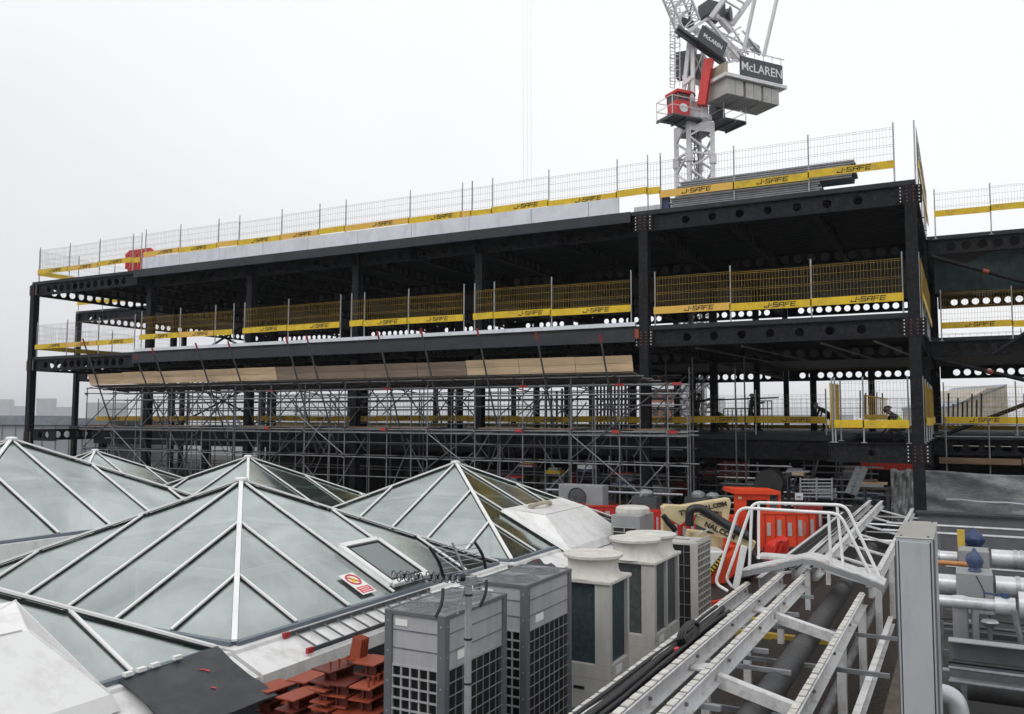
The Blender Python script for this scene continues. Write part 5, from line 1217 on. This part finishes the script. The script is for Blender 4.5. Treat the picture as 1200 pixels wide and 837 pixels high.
# ------------------------------------------------------------------ boom lift
DL = 21.
lift = thing('boom_lift', 'cream articulated boom lift with a red chassis and folded booms', 'boom lift', tuple(az(830, 672, ZD)))
def lp(x, y, dd=0): return ad(x, y, DL+dd)
def plate(name, pts, dd, th, m, parent=lift, bevel=.015): return MB().prism([lp(x, y, dd) for x, y in pts], FH*th).build(name, m, parent, bevel=bevel)
ub = plate('upper_boom', [(776, 595), (781, 592), (800, 593), (855, 584), (857, 589), (853, 614), (847, 614), (846, 600), (836, 599), (816, 603), (806, 609), (797, 616), (790, 612), (778, 604)], -.2, .35, 'cream')
plate('upright', [(777, 604), (788, 612), (788, 650), (777, 650)], .2, .35, 'cream')
p, q = lp(815, 608, -.5), lp(884, 640, -.9); lb = MB().bar(p, q, .22, .22).build('lower_boom', 'cream', lift, bevel=.02)
MB().tube(arc([lp(808, 616, -.7), lp(808, 597, -.7), lp(820, 595, -.7), lp(846, 612, -.75), lp(880, 630, -1.1)], .35), .105, 12).build('hose_track', 'rubber', lift, smooth=True)
MB().tube([lp(777, 604, -.3), lp(783, 612, -.3), lp(792, 622, -.3)], .07, 8).build('hose', 'rubber', lift, smooth=True)
plate('turret', [(813, 625), (833, 627), (833, 643), (809, 643)], 0, .9, 'cream'); plate('tower_link', [(834, 627), (848, 630), (847, 646), (835, 646)], -.4, .3, 'cream')
plate('chassis', [(795, 645), (850, 640), (872, 650), (880, 690), (800, 685)], .4, 1.4, 'red_dark'); plate('engine_cover', [(848, 640), (870, 643), (872, 672), (846, 670)], -.5, .6, 'orange')
hd = plate('counterweight_hood', [(820, 646), (850, 646), (846, 655), (822, 682), (818, 682)], -1.1, 1.0, 'grp', bevel=.05)
mb = MB(); a, b = lp(848, 651, -1.12), lp(822, 683, -1.12)
for k in range(10): mb.bar(a.lerp(b, k/10), a.lerp(b, (k+.5)/10), .09, .03, FH)
mb.build('hazard_stripes', 'yellow', hd); MB().bar(a, b, .11, .02, FH).build('hazard_backing', 'black', hd)
plate('bumper', [(825, 685), (850, 655), (868, 640), (872, 662), (850, 684)], -.85, .3, 'orange')
for (x_, y_) in ((797, 628), (800, 634), (826, 620), (872, 648), (880, 652), (890, 655)):
    MB().tube([lp(x_, y_, .1), lp(x_+9, y_+5, .0)], .05, 8).build('cylinder', 'rubber', lift, smooth=True)
plate('decal', [(840, 589.6), (847, 588.4), (848, 590.5), (841, 591.8)], -.23, .025, 'letter', parent=ub, bevel=0)
for (x, y) in ((826, 690), (872, 690)):
    w_ = lp(x, y, -.2); MB().lathe([(.1, -.14), (.36, -.14), (.40, -.1), (.40, .1), (.36, .14), (.1, .14)], (w_.x, w_.y, ZD+.40), 20, axis='y').build('wheel', 'rubber', lift, smooth=True)
dv = (lp(856, 585, -.2)-lp(801, 596, -.2)).normalized(); c0 = lp(836, 593.5, -.24)
font_mesh('NAL.COM', 'lettering', 'letter', ub, c0, dv, (UZ-dv*dv.dot(UZ)).normalized(), .15, bold=.006)
dv2 = (q-p).normalized(); u2 = (UZ-dv2*dv2.dot(UZ)).normalized(); n2 = dv2.cross(u2); font_mesh('NAL.COM', 'lettering', 'letter', lb, p.lerp(q, .42)-n2*(.13 if n2.dot(FH) > 0 else -.13), dv2, u2, .17, bold=.007)
font_mesh('TY', 'lettering', 'letter', ub, lp(801, 601, -.24), dv, (UZ-dv*dv.dot(UZ)).normalized(), .17, bold=.006)
plate('green_label', [(843, 608), (848, 607), (848, 616), (843, 616)], -.24, .02, 'green', parent=ub, bevel=0)
# orange lift cage / kiosk
DK = 23.5
kio = thing('orange_cabin', 'orange steel cabin frame with dark openings beside the boom lift', 'cabin', tuple(az(885, 655, ZD)))
def kp(x, y, dd=0): return ad(x, y, DK+dd)
def kplate(name, pts, dd, th, m, par=kio): return MB().prism([kp(x, y, dd) for x, y in pts], FH*th).build(name, m, par)
kplate('roof', [(860, 574), (915, 576), (915, 580), (860, 579)], -.1, 1.2, 'orange'); kplate('side_panel', [(861, 579.2), (875, 579.2), (875, 640), (862, 640)], 0, .1, 'orange'); kplate('panel', [(875.2, 579.2), (899, 580), (899, 586), (875.2, 586)], 0, .1, 'orange')
kplate('post', [(899.2, 577), (902, 577), (902, 640), (899.2, 640)], 0, .1, 'orange'); kplate('post', [(912, 580), (915, 580), (915, 612), (912, 612)], 0, .1, 'orange'); kplate('dark_inside', [(872, 580), (901, 580), (901, 640), (872, 640)], .9, .06, 'black')  # the black sheet at the back paints the shade inside the cabin
kplate('lower_panel', [(888, 604), (918, 604), (925, 642), (888, 640)], -.12, .1, 'orange'); kplate('lamp', [(865, 582), (869, 582), (869, 585), (865, 585)], -.03, .03, 'cream')
kplate('arm', [(902, 640), (930, 620), (945, 612), (935, 630), (905, 655)], -.5, .2, 'red')
def ped(px_, py_, d, w_, h_, label, rot=0., m='orange'):
    c = ad(px_, py_, d); t = thing('pedestrian_barrier', label, 'barrier', (c.x, c.y, c.z), 'red plastic pedestrian barriers')
    ex = dirv(90+rot)
    def pl(u0, u1, v0, v1, off, mm, nm): return MB().prism([c+ex*u0+UZ*v0-FH*off, c+ex*u1+UZ*v0-FH*off, c+ex*u1+UZ*v1-FH*off, c+ex*u0+UZ*v1-FH*off], FH*.05).build(nm, mm, t)
    pl(-w_/2, w_/2, 0, h_, 0, m, 'panel')
    for k in range(4):
        u = -w_/2+w_*(.16+.235*k); pl(u, u+w_*.085, h_*.30, h_*(.74 if k % 2 else .66), .012, 'grey_plastic', 'slot'); pl(u-w_*.05, u-w_*.035, h_*.05, h_*.88, .02, 'red_dark', 'rib')
    pl(-w_/2, w_/2, h_*.9, h_, .03, m, 'top_rail'); pl(-w_/2-.02, -w_/2+.05, -.1, h_+.05, .035, m, 'end_post')
    return t
ped(917, 641, 22.3, 1.15, .95, 'orange plastic pedestrian barrier with grey slots right of the orange cabin', 4)
ped(935, 640, 22.6, 1.0, .95, 'orange red pedestrian barrier partly behind the step-over handrail', -6)
ped(849, 642, 23.2, .8, .9, 'red pedestrian barrier between the boom lift and the orange cabin', 0)
ped(795, 640, 24.5, 1.0, .85, 'red pedestrian barrier directly behind the cream boom', 3, 'red')
ped(948, 628, 25.5, .9, .9, 'dull red pedestrian barrier farthest right beside the walkway', -8, 'red_dark')
ped(772, 632, 23., .6, .8, 'narrow red pedestrian barrier left of the boom lift', 0, 'red')
ped(702, 612, 25.5, 1.5, .5, 'low red barrier with grey slots behind the small grey condenser', 0, 'red')
ped(668, 607, 26., .9, .45, 'low dark red barrier beside the dark sided skylight', 0, 'red_dark')
a = kp(905, 668, -2); t = thing('red_machine', 'red machine tail with a hooped guard half hidden by the walkway beams', 'machine', tuple(a))
MB().prism([kp(905, 640, -2), kp(925, 630, -2), kp(925, 655, -2), kp(900, 665, -2)], FH*.6).build('hood', 'red', t, bevel=.05); MB().tube(arc([kp(900, 668, -2.1), kp(912, 634, -2.1), kp(918, 634, -2.1), kp(905, 668, -2.1)], .1), .04, 8).build('guard', 'red', t)
# white framed stack by the barriers
t = thing('notice_post', 'post with two small white notices beyond the orange barriers', 'sign', tuple(ad(935, 600, 24.5)))
MB().bar(ad(936, 640, 24.5), ad(934, 577, 24.5), .06, .06).build('post', 'tube_dark', t)
for (y0_, y1_) in ((578, 586), (601, 610)):
    MB().prism([ad(932, y0_, 24.4), ad(941, y0_, 24.4), ad(941, y1_, 24.4), ad(932, y1_, 24.4)], FH*.03).build('notice', 'foam', t)
    MB().bar(ad(934, (y0_+y1_)/2, 24.37), ad(939, (y0_+y1_)/2, 24.37), .05, .01).build('print', 'gasket', t)
# ------------------------------------------------------------------ people on the lowest open floor
def person(foot, face, pose, label, top='cloth_dark', hat='helmet', vest=False):
    """pose: joint -> (forward, up, side) in metres, foot = ground point, face = heading vector"""
    f = V(face).normalized(); s = f.cross(UZ).normalized(); c = V(foot)
    t = thing('person', label, 'person', tuple(c), 'workers on the lowest open floor')
    def W(j): a, b, d = pose[j]; return f*a+UZ*b+s*d
    bm = bmesh.new(); sk = bm.verts.layers.skin.verify(); vv = {}
    rad = dict(pelvis=.135, waist=.125, chest=.15, neck=.06, head=.092, crown=.085, nose=.03, ls=.07, rs=.07, le=.048, re=.048, lw=.034, rw=.034, lh=.042, rh=.042, lf=.025, rf=.025, lhip=.095, rhip=.095, lk=.066, rk=.066, la=.046, ra=.046, lt=.04, rt=.04)
    for j in pose:
        v = bm.verts.new(W(j)); v[sk].radius = (rad[j], rad[j]*(.8 if j in ('waist', 'chest') else 1)); vv[j] = v
        if j == 'pelvis': v[sk].use_root = True
    for a, b in (('pelvis', 'waist'), ('waist', 'chest'), ('chest', 'neck'), ('neck', 'head'), ('head', 'crown'), ('head', 'nose'), ('chest', 'ls'), ('ls', 'le'), ('le', 'lw'), ('lw', 'lh'), ('lh', 'lf'), ('chest', 'rs'), ('rs', 're'), ('re', 'rw'), ('rw', 'rh'), ('rh', 'rf'),
                 ('pelvis', 'lhip'), ('lhip', 'lk'), ('lk', 'la'), ('la', 'lt'), ('pelvis', 'rhip'), ('rhip', 'rk'), ('rk', 'ra'), ('ra', 'rt')): bm.edges.new((vv[a], vv[b]))
    me = bpy.data.meshes.new('body'); bm.to_mesh(me); bm.free(); me.materials.append(M[top])
    o = bpy.data.objects.new('body', me); COL.objects.link(o); o.parent = t
    o.modifiers.new('skin', 'SKIN'); sb_ = o.modifiers.new('sub', 'SUBSURF'); sb_.levels = 1; sb_.render_levels = 1
    for p in me.polygons: p.use_smooth = True
    h = c+W('crown'); up = (W('crown')-W('neck')).normalized(); fw = (f-up*f.dot(up)).normalized(); sd_ = fw.cross(up)
    mb = MB(); vs = []; fs = []; n = 14; prof = [(1.25, -.01), (1.0, 0), (1.0, .04), (.85, .09), (.5, .125), (.02, .135)]
    for r, z in prof:
        for k in range(n): an = 2*math.pi*k/n; vs.append(h+fw*(.135*r*math.cos(an)*(1.05))+sd_*(.115*r*math.sin(an))+up*(z-.01))
    for i in range(len(prof)-1):
        for k in range(n): fs.append((i*n+k, i*n+(k+1) % n, (i+1)*n+(k+1) % n, (i+1)*n+k))
    mb.add(vs, fs).build('helmet', hat, t, smooth=True)
    hd_ = c+W('head'); mb = MB(); mb.lathe([(.02, -.09), (.07, -.06), (.088, 0), (.085, .05), (.06, .09), (.02, .10)], (0, 0, 0), 14)
    vs = [hd_+fw*(p.x+.022)+sd_*p.y*.9+up*p.z for p in mb.v]; m2 = MB().add(vs, mb.f)
    m2.bar(hd_+fw*.10+up*.0, hd_+fw*.135-up*.03, .025, .03)
    m2.build('face', 'skin', t, smooth=True)
    if vest:
        a, b = c+W('waist'), c+W('chest'); ax_ = (b-a).normalized(); m3 = MB(); vs = []; fs = []; n = 16; ff = (f-ax_*f.dot(ax_)).normalized(); s3 = ff.cross(ax_)
        for r, k_ in ((.165, -.25), (.175, .3), (.18, .8), (.15, 1.25)):
            for k in range(n): an = 2*math.pi*k/n; vs.append(a.lerp(b, k_)+ff*(r*.85*math.cos(an))+s3*(r*1.08*math.sin(an)))
        for i in range(3):
            for k in range(n): fs.append((i*n+k, i*n+(k+1) % n, (i+1)*n+(k+1) % n, (i+1)*n+k))
        m3.add(vs, fs).build('vest', 'hivis', t, smooth=True)
    return t
def lean(a, stride=.25, arms='fwd', crouch=0.):
    """standing or bent figure; a = forward lean in radians, crouch lowers the hips"""
    hz = .93-crouch; P = {'pelvis': (0, hz, 0)}
    def up(d, dx=0): return (math.sin(a)*d+math.cos(a)*dx, hz+math.cos(a)*d-math.sin(a)*dx)
    for j, d in (('waist', .2), ('chest', .43), ('neck', .60), ('head', .70), ('crown', .79)):
        x, z = up(d); P[j] = (x, z, 0)
    x, z = up(.69, .09); P['nose'] = (x, z, 0); x, z = up(.53); 
    for q, sg in (('l', -1), ('r', 1)):
        P[q+'s'] = (x, z, .19*sg)
        if arms == 'fwd': e = (x+.22, z-.17, .22*sg); w_ = (x+.46, z-.08, .17*sg); h = (x+.55, z-.05, .15*sg)
        elif arms == 'up': e = (x+.25, z-.02, .2*sg); w_ = (x+.48, z+.10, .15*sg); h = (x+.57, z+.12, .14*sg)
        else: e = (x+.06, z-.30, .23*sg); w_ = (x+.2, z-.52, .18*sg); h = (x+.26, z-.59, .16*sg)
        P[q+'e'] = e; P[q+'w'] = w_; P[q+'h'] = h; P[q+'f'] = (h[0]+.06, h[1]-.03, h[2])
        P[q+'hip'] = (0, hz-.04, .10*sg); fx = stride*sg
        P[q+'k'] = (fx*.5+.10+crouch*.6, .5-crouch*.25 if crouch < .3 else .38, .11*sg); P[q+'a'] = (fx, .09, .11*sg); P[q+'t'] = (fx+.17, .04, .12*sg)
    return P
FZ = -.55
def fl(x, y, z=FZ): p = az(x, y, z); return p
rt = RH
def at_depth(x, d): p = ad(x, 500, d); return V((p.x, p.y, FZ))
person(at_depth(817, 41), rt, lean(.12, .16, 'up'), 'standing worker in dark clothes and grey helmet, arms raised to a long bar', hat='cloth_grey')
person(at_depth(880, 41.5), rt, lean(.10, .38, 'fwd'), 'worker in a wide lunge behind the mustard board, right of the crouching worker', top='cloth_dark')
person(at_depth(851, 41), -rt, lean(.75, .14, 'down', crouch=.48), 'worker crouching in a yellow vest between the two standing workers', vest=True, hat='helmet')
person(at_depth(973, 41), -rt, lean(1.0, .25, 'down', crouch=.12), 'worker bending far forward beside the yellow barrier panel at the right', top='cloth_dark')
person(V((-1.75, 31.6, -.72)), -rt, lean(.7, .14, 'down', crouch=.45), 'worker in yellow vest crouching behind the plain yellow board beside the corner column', vest=True, hat='cloth_grey')
a, b = at_depth(802, 40.6), at_depth(913, 40.6); tag(MB().tube([V((a.x, a.y, ad(802, 470, 40.6).z)), V((b.x, b.y, ad(913, 466, 40.6).z))], .035, 8).build('long_bar', 'cloth_dark', smooth=True), 'long dark bar held level by the standing worker across the dark column', 'bar')
for (x0, x1, yy, d, l) in ((848, 905, 478, 50, 'low grey rail frame between the columns behind the workers'),):
    t = thing('rail_frame', l, 'rail', tuple(ad(876, 490, d)))
    for k in range(12):
        p = ad(x0+(x1-x0)*k/11, 500, d); MB().bar((p.x, p.y, FZ), (p.x, p.y, ad(876, 470 if k > 6 else 480, d).z), .05, .05).build('upright', 'tube_dark', t)
    MB().bar(ad(x0, 479, d), ad(x1, 479, d), .06, .06).bar(ad(884, 470, d), ad(x1, 470, d), .06, .06).build('rail', 'tube_dark', t)
# upright reinforcement and posts seen on the low floors
t = thing('yellow_mesh_gate', 'tall bright yellow rod screen standing inside the right corner of the lowest open floor', 'screen', tuple(ad(1025, 490, 33)))
mb = MB(); 
for k in range(14):
    x = 1011+k*2.1; y0 = 463+k*.35; mb.bar(ad(x, y0, 33), ad(x, 489, 33), .03, .03)
mb.bar(ad(1011, 463, 33), ad(1040, 468, 33), .05, .05); mb.bar(ad(1011, 489, 33), ad(1040, 489, 33), .08, .2); mb.build('rods', 'yellow_dull', t)
for k in range(5):
    x = 1008+k*6.5; MB().bar(ad(x, 458+random.uniform(-3, 4), 33.2), ad(x, 490, 33.2), .05, .05).build('post', 'tube_dark', t)
for g, (xa, xb, n, d, yt, l) in enumerate(((1106, 1150, 9, 52, 466, 'row of dark upright starter bars before the brick gable'), (700, 745, 12, 52, 440, 'rows of thin dark upright rods behind the scaffold, left of the brick flats'), (640, 665, 5, 50, 455, 'short group of upright rods far behind the scaffold'))):
    t = thing('upright_rods', l, 'rods', tuple(ad((xa+xb)/2, 497, d)))
    mb = MB()
    for k in range(n):
        x = xa+(xb-xa)*k/(n-1); y1 = yt+random.uniform(-6, 8); mb.bar(ad(x, y1, d), ad(x, 503, d), .10, .10)
    mb.build('rods', 'tube_dark', t)
    if g == 1:
        mb = MB()
        for y in (448, 462, 474): mb.bar(ad(xa, y, d), ad(xb, y, d), .06, .06)
        mb.build('ties', 'tube_dark', t)

# ------------------------------------------------------------------ materials stored in the dark lowest storey
def tube_rack(x, y, w_, h_, label, m='galv_dull'):
    t = thing('tube_rack', label, 'rack', (x, y, ZD), 'racks of scaffold tubes under the building')
    for a in (-w_/2, 0, w_/2): MB().box(x+a-.03, x+a+.03, y, y+.06, ZD, ZD+h_).build('upright', 'tube_dark', t)
    k = 0; z = ZD+.25
    while z < ZD+h_-.05:
        mb = MB()
        for j in range(3): o = random.uniform(-.3, .3); mb.tube([(x-w_/2-.15+o, y-.05+.06*j, z), (x+w_/2+.15+o, y-.05+.06*j, z+random.uniform(-.02, .02))], .026, 6)
        mb.build('tube', m if k % 2 else 'galv', t); z += .24; k += 1
    return t
tube_rack(-6.9, 33, 2.4, 2.3, 'rack of grey scaffold tubes in the dark behind the boom lift')
tube_rack(-4.0, 34, 2.0, 2.4, 'rack of grey scaffold tubes behind the orange cabin')
tube_rack(-9.0, 35, 2.0, 2.0, 'low tube rack behind the centre column', 'tube_dark')
tube_rack(-1.9, 28.4, 1.6, 1.1, 'small rack of pale tubes beside the far end of the walkway')
def board_stack(x, y, n, label, ms, w_=2.2):
    t = thing('board_stack', label, 'stack', (x, y, ZD), 'stacks of boards under the building'); z = ZD+.1
    for k in range(n):
        h_ = random.uniform(.05, .14); o = random.uniform(-.25, .25); MB().box(x-w_/2+o, x+w_/2+o, y+random.uniform(-.1, .1), y+.9, z, z+h_).build('board', random.choice(ms), t); z += h_+random.choice((.01, .01, .06))
    return t
MS = ['timber', 'tube_dark', 'cloth_grey', 'dark_wall', 'box_grey']
for i, (x, y, n, l) in enumerate(((-16.5, 33.5, 13, 'dark stack of boards under the floors above the dark sided skylight'), (-13.8, 34.5, 14, 'taller stack of boards left of the centre column under the floors'), (-11.6, 33., 12, 'stack of boards and frames just left of the centre column base'), (-19.5, 35, 12, 'shadowy stack of boards behind the tip of the dark sided skylight'), (-2.9, 36.2, 10, 'stack of pale boards at the far end of the walkway'))):
    board_stack(x, y, n, l, MS)
for i, (x, y, w_, z0, h_, m, l) in enumerate(((-14.9, 36.5, 2.6, .9, .45, 'red', 'red boards high in the dark store left of the centre column'), (-11.2, 37.0, 1.9, .6, .6, 'red_dark', 'dark red board pack by the centre column'), (-8.8, 37.2, 1.2, 1.3, .8, 'red', 'red and white panel right of the centre column'), (-6.0, 37.5, 1.0, .3, .5, 'red_dark', 'low dark red bin behind the boom lift'),
                                     (-2.6, 37.6, 2.2, 1.9, .5, 'red', 'long red board at the back, left of the tarpaulin'), (-5., 27.4, 2.2, .02, .55, 'red_dark', 'dark red skip side behind the cream boom'), (-12.8, 32.2, 1.4, .05, .5, 'red_dark', 'dark red low box behind the dark sided skylight'))):
    t = thing('panel_pack', l, 'panels', (x, y, ZD))
    for k in range(3): MB().box(x-w_/2+.04*k, x+w_/2-.02*k, y+.07*k, y+.07*k+.05, ZD+z0, ZD+z0+h_-.05*k).build('panel', m, t)
    MB().box(x-w_/2+.1, x-w_/2+.16, y+.22, y+.28, ZD, ZD+z0+h_).box(x+w_/2-.16, x+w_/2-.1, y+.22, y+.28, ZD, ZD+z0+h_).build('stand', 'tube_dark', t)
t = thing('fan_unit', 'old grey condenser with a round fan behind the dark sided skylight', 'condenser', (-11.4, 25.6, ZD)); c = ad(680, 581, 26.5)
MB().box(c.x-.75, c.x+.75, c.y, c.y+.5, ZD, c.z+.33).build('cabinet', 'box_grey', t, bevel=.02); MB().lathe([(.02, 0), (.27, 0), (.30, -.03), (.30, .02)], (c.x-.1, c.y-.02, c.z-.05), 24, axis='y').build('fan', 'tube_dark', t)
tag(MB().tube([ad(640, 574, 27), ad(800, 580, 27)], .04, 8).build('long_tube', 'galv'), 'long pale tube lying across low frames behind the skylights', 'tube')
for i, (x, y, d, l) in enumerate(((818, 579, 28, 'white rubble sack behind the cream boom'), (835, 581, 28.3, 'second white sack, right of the first behind the boom'), (757, 578, 26.5, 'pale sack at the foot of the centre column'))):
    c = ad(x, y, d); t = thing('sack', l, 'sack', tuple(c)); mb = MB(); mb.lathe([(.06, -.12), (.2, -.1), (.22, .0), (.15, .08), (.05, .11)], tuple(c), 14)
    for v in mb.v: v += V((random.uniform(-.03, .03), random.uniform(-.03, .03), random.uniform(-.02, .02)))
    mb.build('cloth', 'box_grey', t, smooth=True); MB().box(c.x-.4, c.x+.4, c.y-.2, c.y+.3, ZD, c.z-.1).build('crate', 'tube_dark', t)
t = thing('site_fence', 'pale wire crowd barrier standing at the far end of the walkway', 'barrier', tuple(ad(950, 590, 27))); mb = MB()
for y in (562, 566, 570, 574, 578, 582): mb.bar(ad(938, y, 27), ad(975, y, 27), .035, .035)
for x in (938, 957, 975): mb.bar(ad(x, 560, 27), ad(x, 586, 27), .05, .05)
mb.build('rails', 'galv', t)
t = thing('stair_flight', 'pale steel stair flight rising in the dark at the far end of the walkway', 'stair', tuple(ad(1000, 570, 30))); 
for a, b in (((993, 578), (1006, 548)), ((1000, 580), (1014, 548))): MB().bar(ad(*a, 30), ad(*b, 30), .06, .2).build('stringer', 'galv', t)
mb = MB()
for k in range(8): mb.bar(ad(993+1.7*k, 577-3.9*k, 30), ad(1000+1.8*k, 579-4.*k, 30.2), .2, .04)
mb.build('treads', 'galv', t)
for k, (x, d, l) in enumerate(((903, 30, 'dark rounded drum in the shadows behind the orange cabin'),)):
    c = ad(x, 566, d); t = thing('drum', l, 'drum', tuple(c)); MB().lathe([(.1, -.4), (.48, -.4), (.5, -.36), (.5, .36), (.48, .4), (.1, .4)], tuple(c), 24, axis='y').build('shell', 'rubber', t, smooth=True); MB().box(c.x-.4, c.x+.4, c.y-.3, c.y+.3, ZD, c.z-.4).build('stand', 'tube_dark', t)
ch = [(-18+1.55*k+random.uniform(-.4, .4), random.uniform(34, 40)) for k in range(11)]
KM = ['galv', 'foam', 'red', 'box_grey', 'ply', 'red_dark', 'galv_dull', 'foam', 'grey_plastic', 'yellow_dull', 'timber', 'blue']  # pale colours make up for the daylight missing in the lowest storey
for k in range(22):
    x = -17+.72*k+random.uniform(-.2, .2); y = random.uniform(31, 38.); m = KM[(k*5) % 12]
    if -11.5 < x < -3 and y < 32: y = 34
    t = thing('material_pack', f'small pack of site materials on trestles in the lowest storey, {NUM[k]} from the left', 'materials', (x, y, ZD), 'packs of materials in the lowest storey')
    hz = random.uniform(.5, 2.1)
    MB().box(x-.4, x-.34, y, y+.5, ZD, ZD+hz).box(x+.34, x+.4, y, y+.5, ZD, ZD+hz).box(x-.45, x+.45, y, y+.5, ZD+hz, ZD+hz+.04).build('trestle', 'tube_dark', t)
    z_ = ZD+hz+.042
    for j in range(random.randint(2, 5)):
        w_ = random.uniform(.15, .42); h_ = random.uniform(.03, .16); o = random.uniform(-.15, .15)
        MB().box(x-w_+o, x+w_+o, y+.02*j, y+.45, z_, z_+h_).build('pack', m if j % 2 else KM[(k*7+j) % 12], t); z_ += h_+.005
CL = ['leaning bundle of angles deep in the store', 'bundle of props standing in the dark']
for k, (x, y) in enumerate(ch):
    t = thing('prop_bundle', f'bundle of leaning props in the dark lowest storey, {NUM[k]} from the left', 'props', (x, y, ZD), 'bundles of props in the lowest storey')
    for j in range(7):
        dx = random.uniform(-.5, .5); MB().bar((x+dx, y+random.uniform(-.3, .3), ZD), (x+dx+random.uniform(-.6, .6), y+.3, ZD+random.uniform(.8, 2.5)), .05, .05).build('prop', random.choice(['galv_dull', 'galv', 'red_dark', 'timber', 'tube_dark', 'box_grey']), t)

# ------------------------------------------------------------------ buildings beyond the site
def block(name, label, xl, xr, yt, d, m, floors, cols, depth=12., roof=None, cat='building', rot=0.):
    a, b = ad(xl, 490, d), ad(xr, 490, d); zt = ad((xl+xr)/2, yt, d).z; ex = (b-a); W_ = ex.length; ex.normalize(); ey = V((-ex.y, ex.x, 0)).normalized()
    if ey.dot(FH) < 0: ey = -ey
    ex = V((ex.x, ex.y, 0)).normalized(); t = thing(name, label, cat, (a.x, a.y, -22))
    def P3(u, v, w_): p = a+ex*u+ey*w_; return V((p.x, p.y, v))
    MB().prism([P3(0, -22, 0), P3(W_, -22, 0), P3(W_, zt, 0), P3(0, zt, 0)], ey*depth).build('wall', m, t)
    if roof: MB().prism([P3(-.2, zt, -.2), P3(W_+.2, zt, -.2), P3(W_+.2, zt+.5, -.2), P3(-.2, zt+.5, -.2)], ey*(depth+.4)).build('roof', roof, t)
    fh = 3.0
    for i in range(floors):
        for j in range(cols):
            if d > 1000: break
            u0 = W_*(j+.22)/cols; u1 = W_*(j+.78)/cols; v1 = zt-.9-i*fh; v0 = v1-1.4
            MB().prism([P3(u0, v0, -.03), P3(u1, v0, -.03), P3(u1, v1, -.03), P3(u0, v1, -.03)], -ey*.05).build('window', 'window', t)
    return t, P3, W_, zt, ey
t, P3, W_, zt, ey = block('apartment_tower', 'red brown brick tower of flats with white balcony bands behind the scaffold', 763, 795, 432, 150, 'brick', 6, 3, 14)
for i in range(7): MB().prism([P3(0, zt-.7-3*i, -.5), P3(W_*.98, zt-.7-3*i, -.5), P3(W_*.98, zt-.05-3*i, -.5), P3(0, zt-.05-3*i, -.5)], ey*.47).build('balcony_band', 'foam', t)
block('tower_block', 'pale grey stair tower beside the brick flats, seen behind the standing worker', 797, 829, 440, 1050, 'far', 5, 3, 12)
block('low_building', 'grey block in the haze behind the lunging worker', 840, 850, 466, 2200, 'far', 2, 2, 20)
block('low_building', 'low wide grey block in the haze between two columns behind the workers', 850, 1000, 486, 1300, 'far', 1, 20, 20)
block('tower_block', 'hazy tower at the far left edge of the skyline', -6, 10.5, 468, 2600, 'far', 5, 3, 25)
block('low_building', 'hazy low block beside the left edge tower', 11, 31, 476, 2300, 'far', 3, 4, 25)
block('tower_block', 'hazy slab block just right of the left end column', 42, 59, 467, 2000, 'far', 6, 4, 25)
block('low_building', 'hazy building right of the slab block behind the left end bay', 64, 85, 477, 1900, 'far', 3, 4, 25)
block('low_building', 'low grey building with a dome sized roof far behind the left bay', 100, 140, 472, 1500, 'far', 4, 6, 25)
block('low_building', 'wide hazy terrace beyond the scaffold left of centre', 300, 600, 486, 1400, 'far', 1, 30, 25)
t, P3, W_, zt, ey = block('clad_building', 'long pale metal clad building with a blue grey roof edge at the left edge', -60, 128, 498, 62, 'far_clad', 0, 1, 14, roof='far_blue')
mb = MB()
for k in range(12): u = W_*k/12; mb.prism([P3(u, zt-9, -.02), P3(u+.06, zt-9, -.02), P3(u+.06, zt, -.02), P3(u, zt, -.02)], -ey*.03)
mb.build('cladding_joints', 'box_grey', t)
block('roof_plant', 'blue grey roof plant room above the clad building at the left edge', -60, 29, 487, 75, 'far_blue', 0, 1, 8)
# brick gable house at the right
d = 85.; a = ad(1112, 500, d); b = ad(1182, 500, d); ex = (b-a); W_ = ex.length; ex.normalize(); ey = V((-ex.y, ex.x, 0)); ey = ey if ey.dot(FH) > 0 else -ey
t = thing('gable_building', 'pale brick building with a sloping roofline beyond the right hand bay', 'building', (a.x, a.y, -22))
z = lambda y: ad(1150, y, d).z
MB().prism([V((a.x, a.y, -22)), V((b.x, b.y, -22)), V((b.x, b.y, z(453))), V((b.x, b.y, 0))*1+V((-ex.x*2, -ex.y*2, z(455))), V((a.x, a.y, z(480)))], ey*10).build('wall', 'brick_pale', t)
MB().prism([V((a.x, a.y, z(480))), V((a.x, a.y, z(477))), V((b.x, b.y, z(450))), V((b.x, b.y, z(453)))], ey*10.2).build('roof', 'far_blue', t)
block('terrace_house', 'pink brick house low behind the scaffold right of centre', 590, 640, 488, 110, 'brick_pale', 1, 4, 12)

# ------------------------------------------------------------------ misty air
hm = bpy.data.materials.new('haze'); hm.use_nodes = True; nt = hm.node_tree; nt.nodes.remove(nt.nodes['Principled BSDF'])
pv = nt.nodes.new('ShaderNodeVolumePrincipled'); pv.inputs['Color'].default_value = (.95, .96, 1, 1); pv.inputs['Density'].default_value = .00028; pv.inputs['Anisotropy'].default_value = .2
nt.links.new(pv.outputs[0], nt.nodes['Material Output'].inputs['Volume']); M['haze'] = hm
tag(MB().box(-3100, 3100, -900, 6100, -24, 56).build('haze', 'haze'), kind='stuff')
import sys
for o in COL.objects:
    if o.get('label') and not 4 <= len(o['label'].split()) <= 16: print('LABEL', len(o['label'].split()), o['label'])
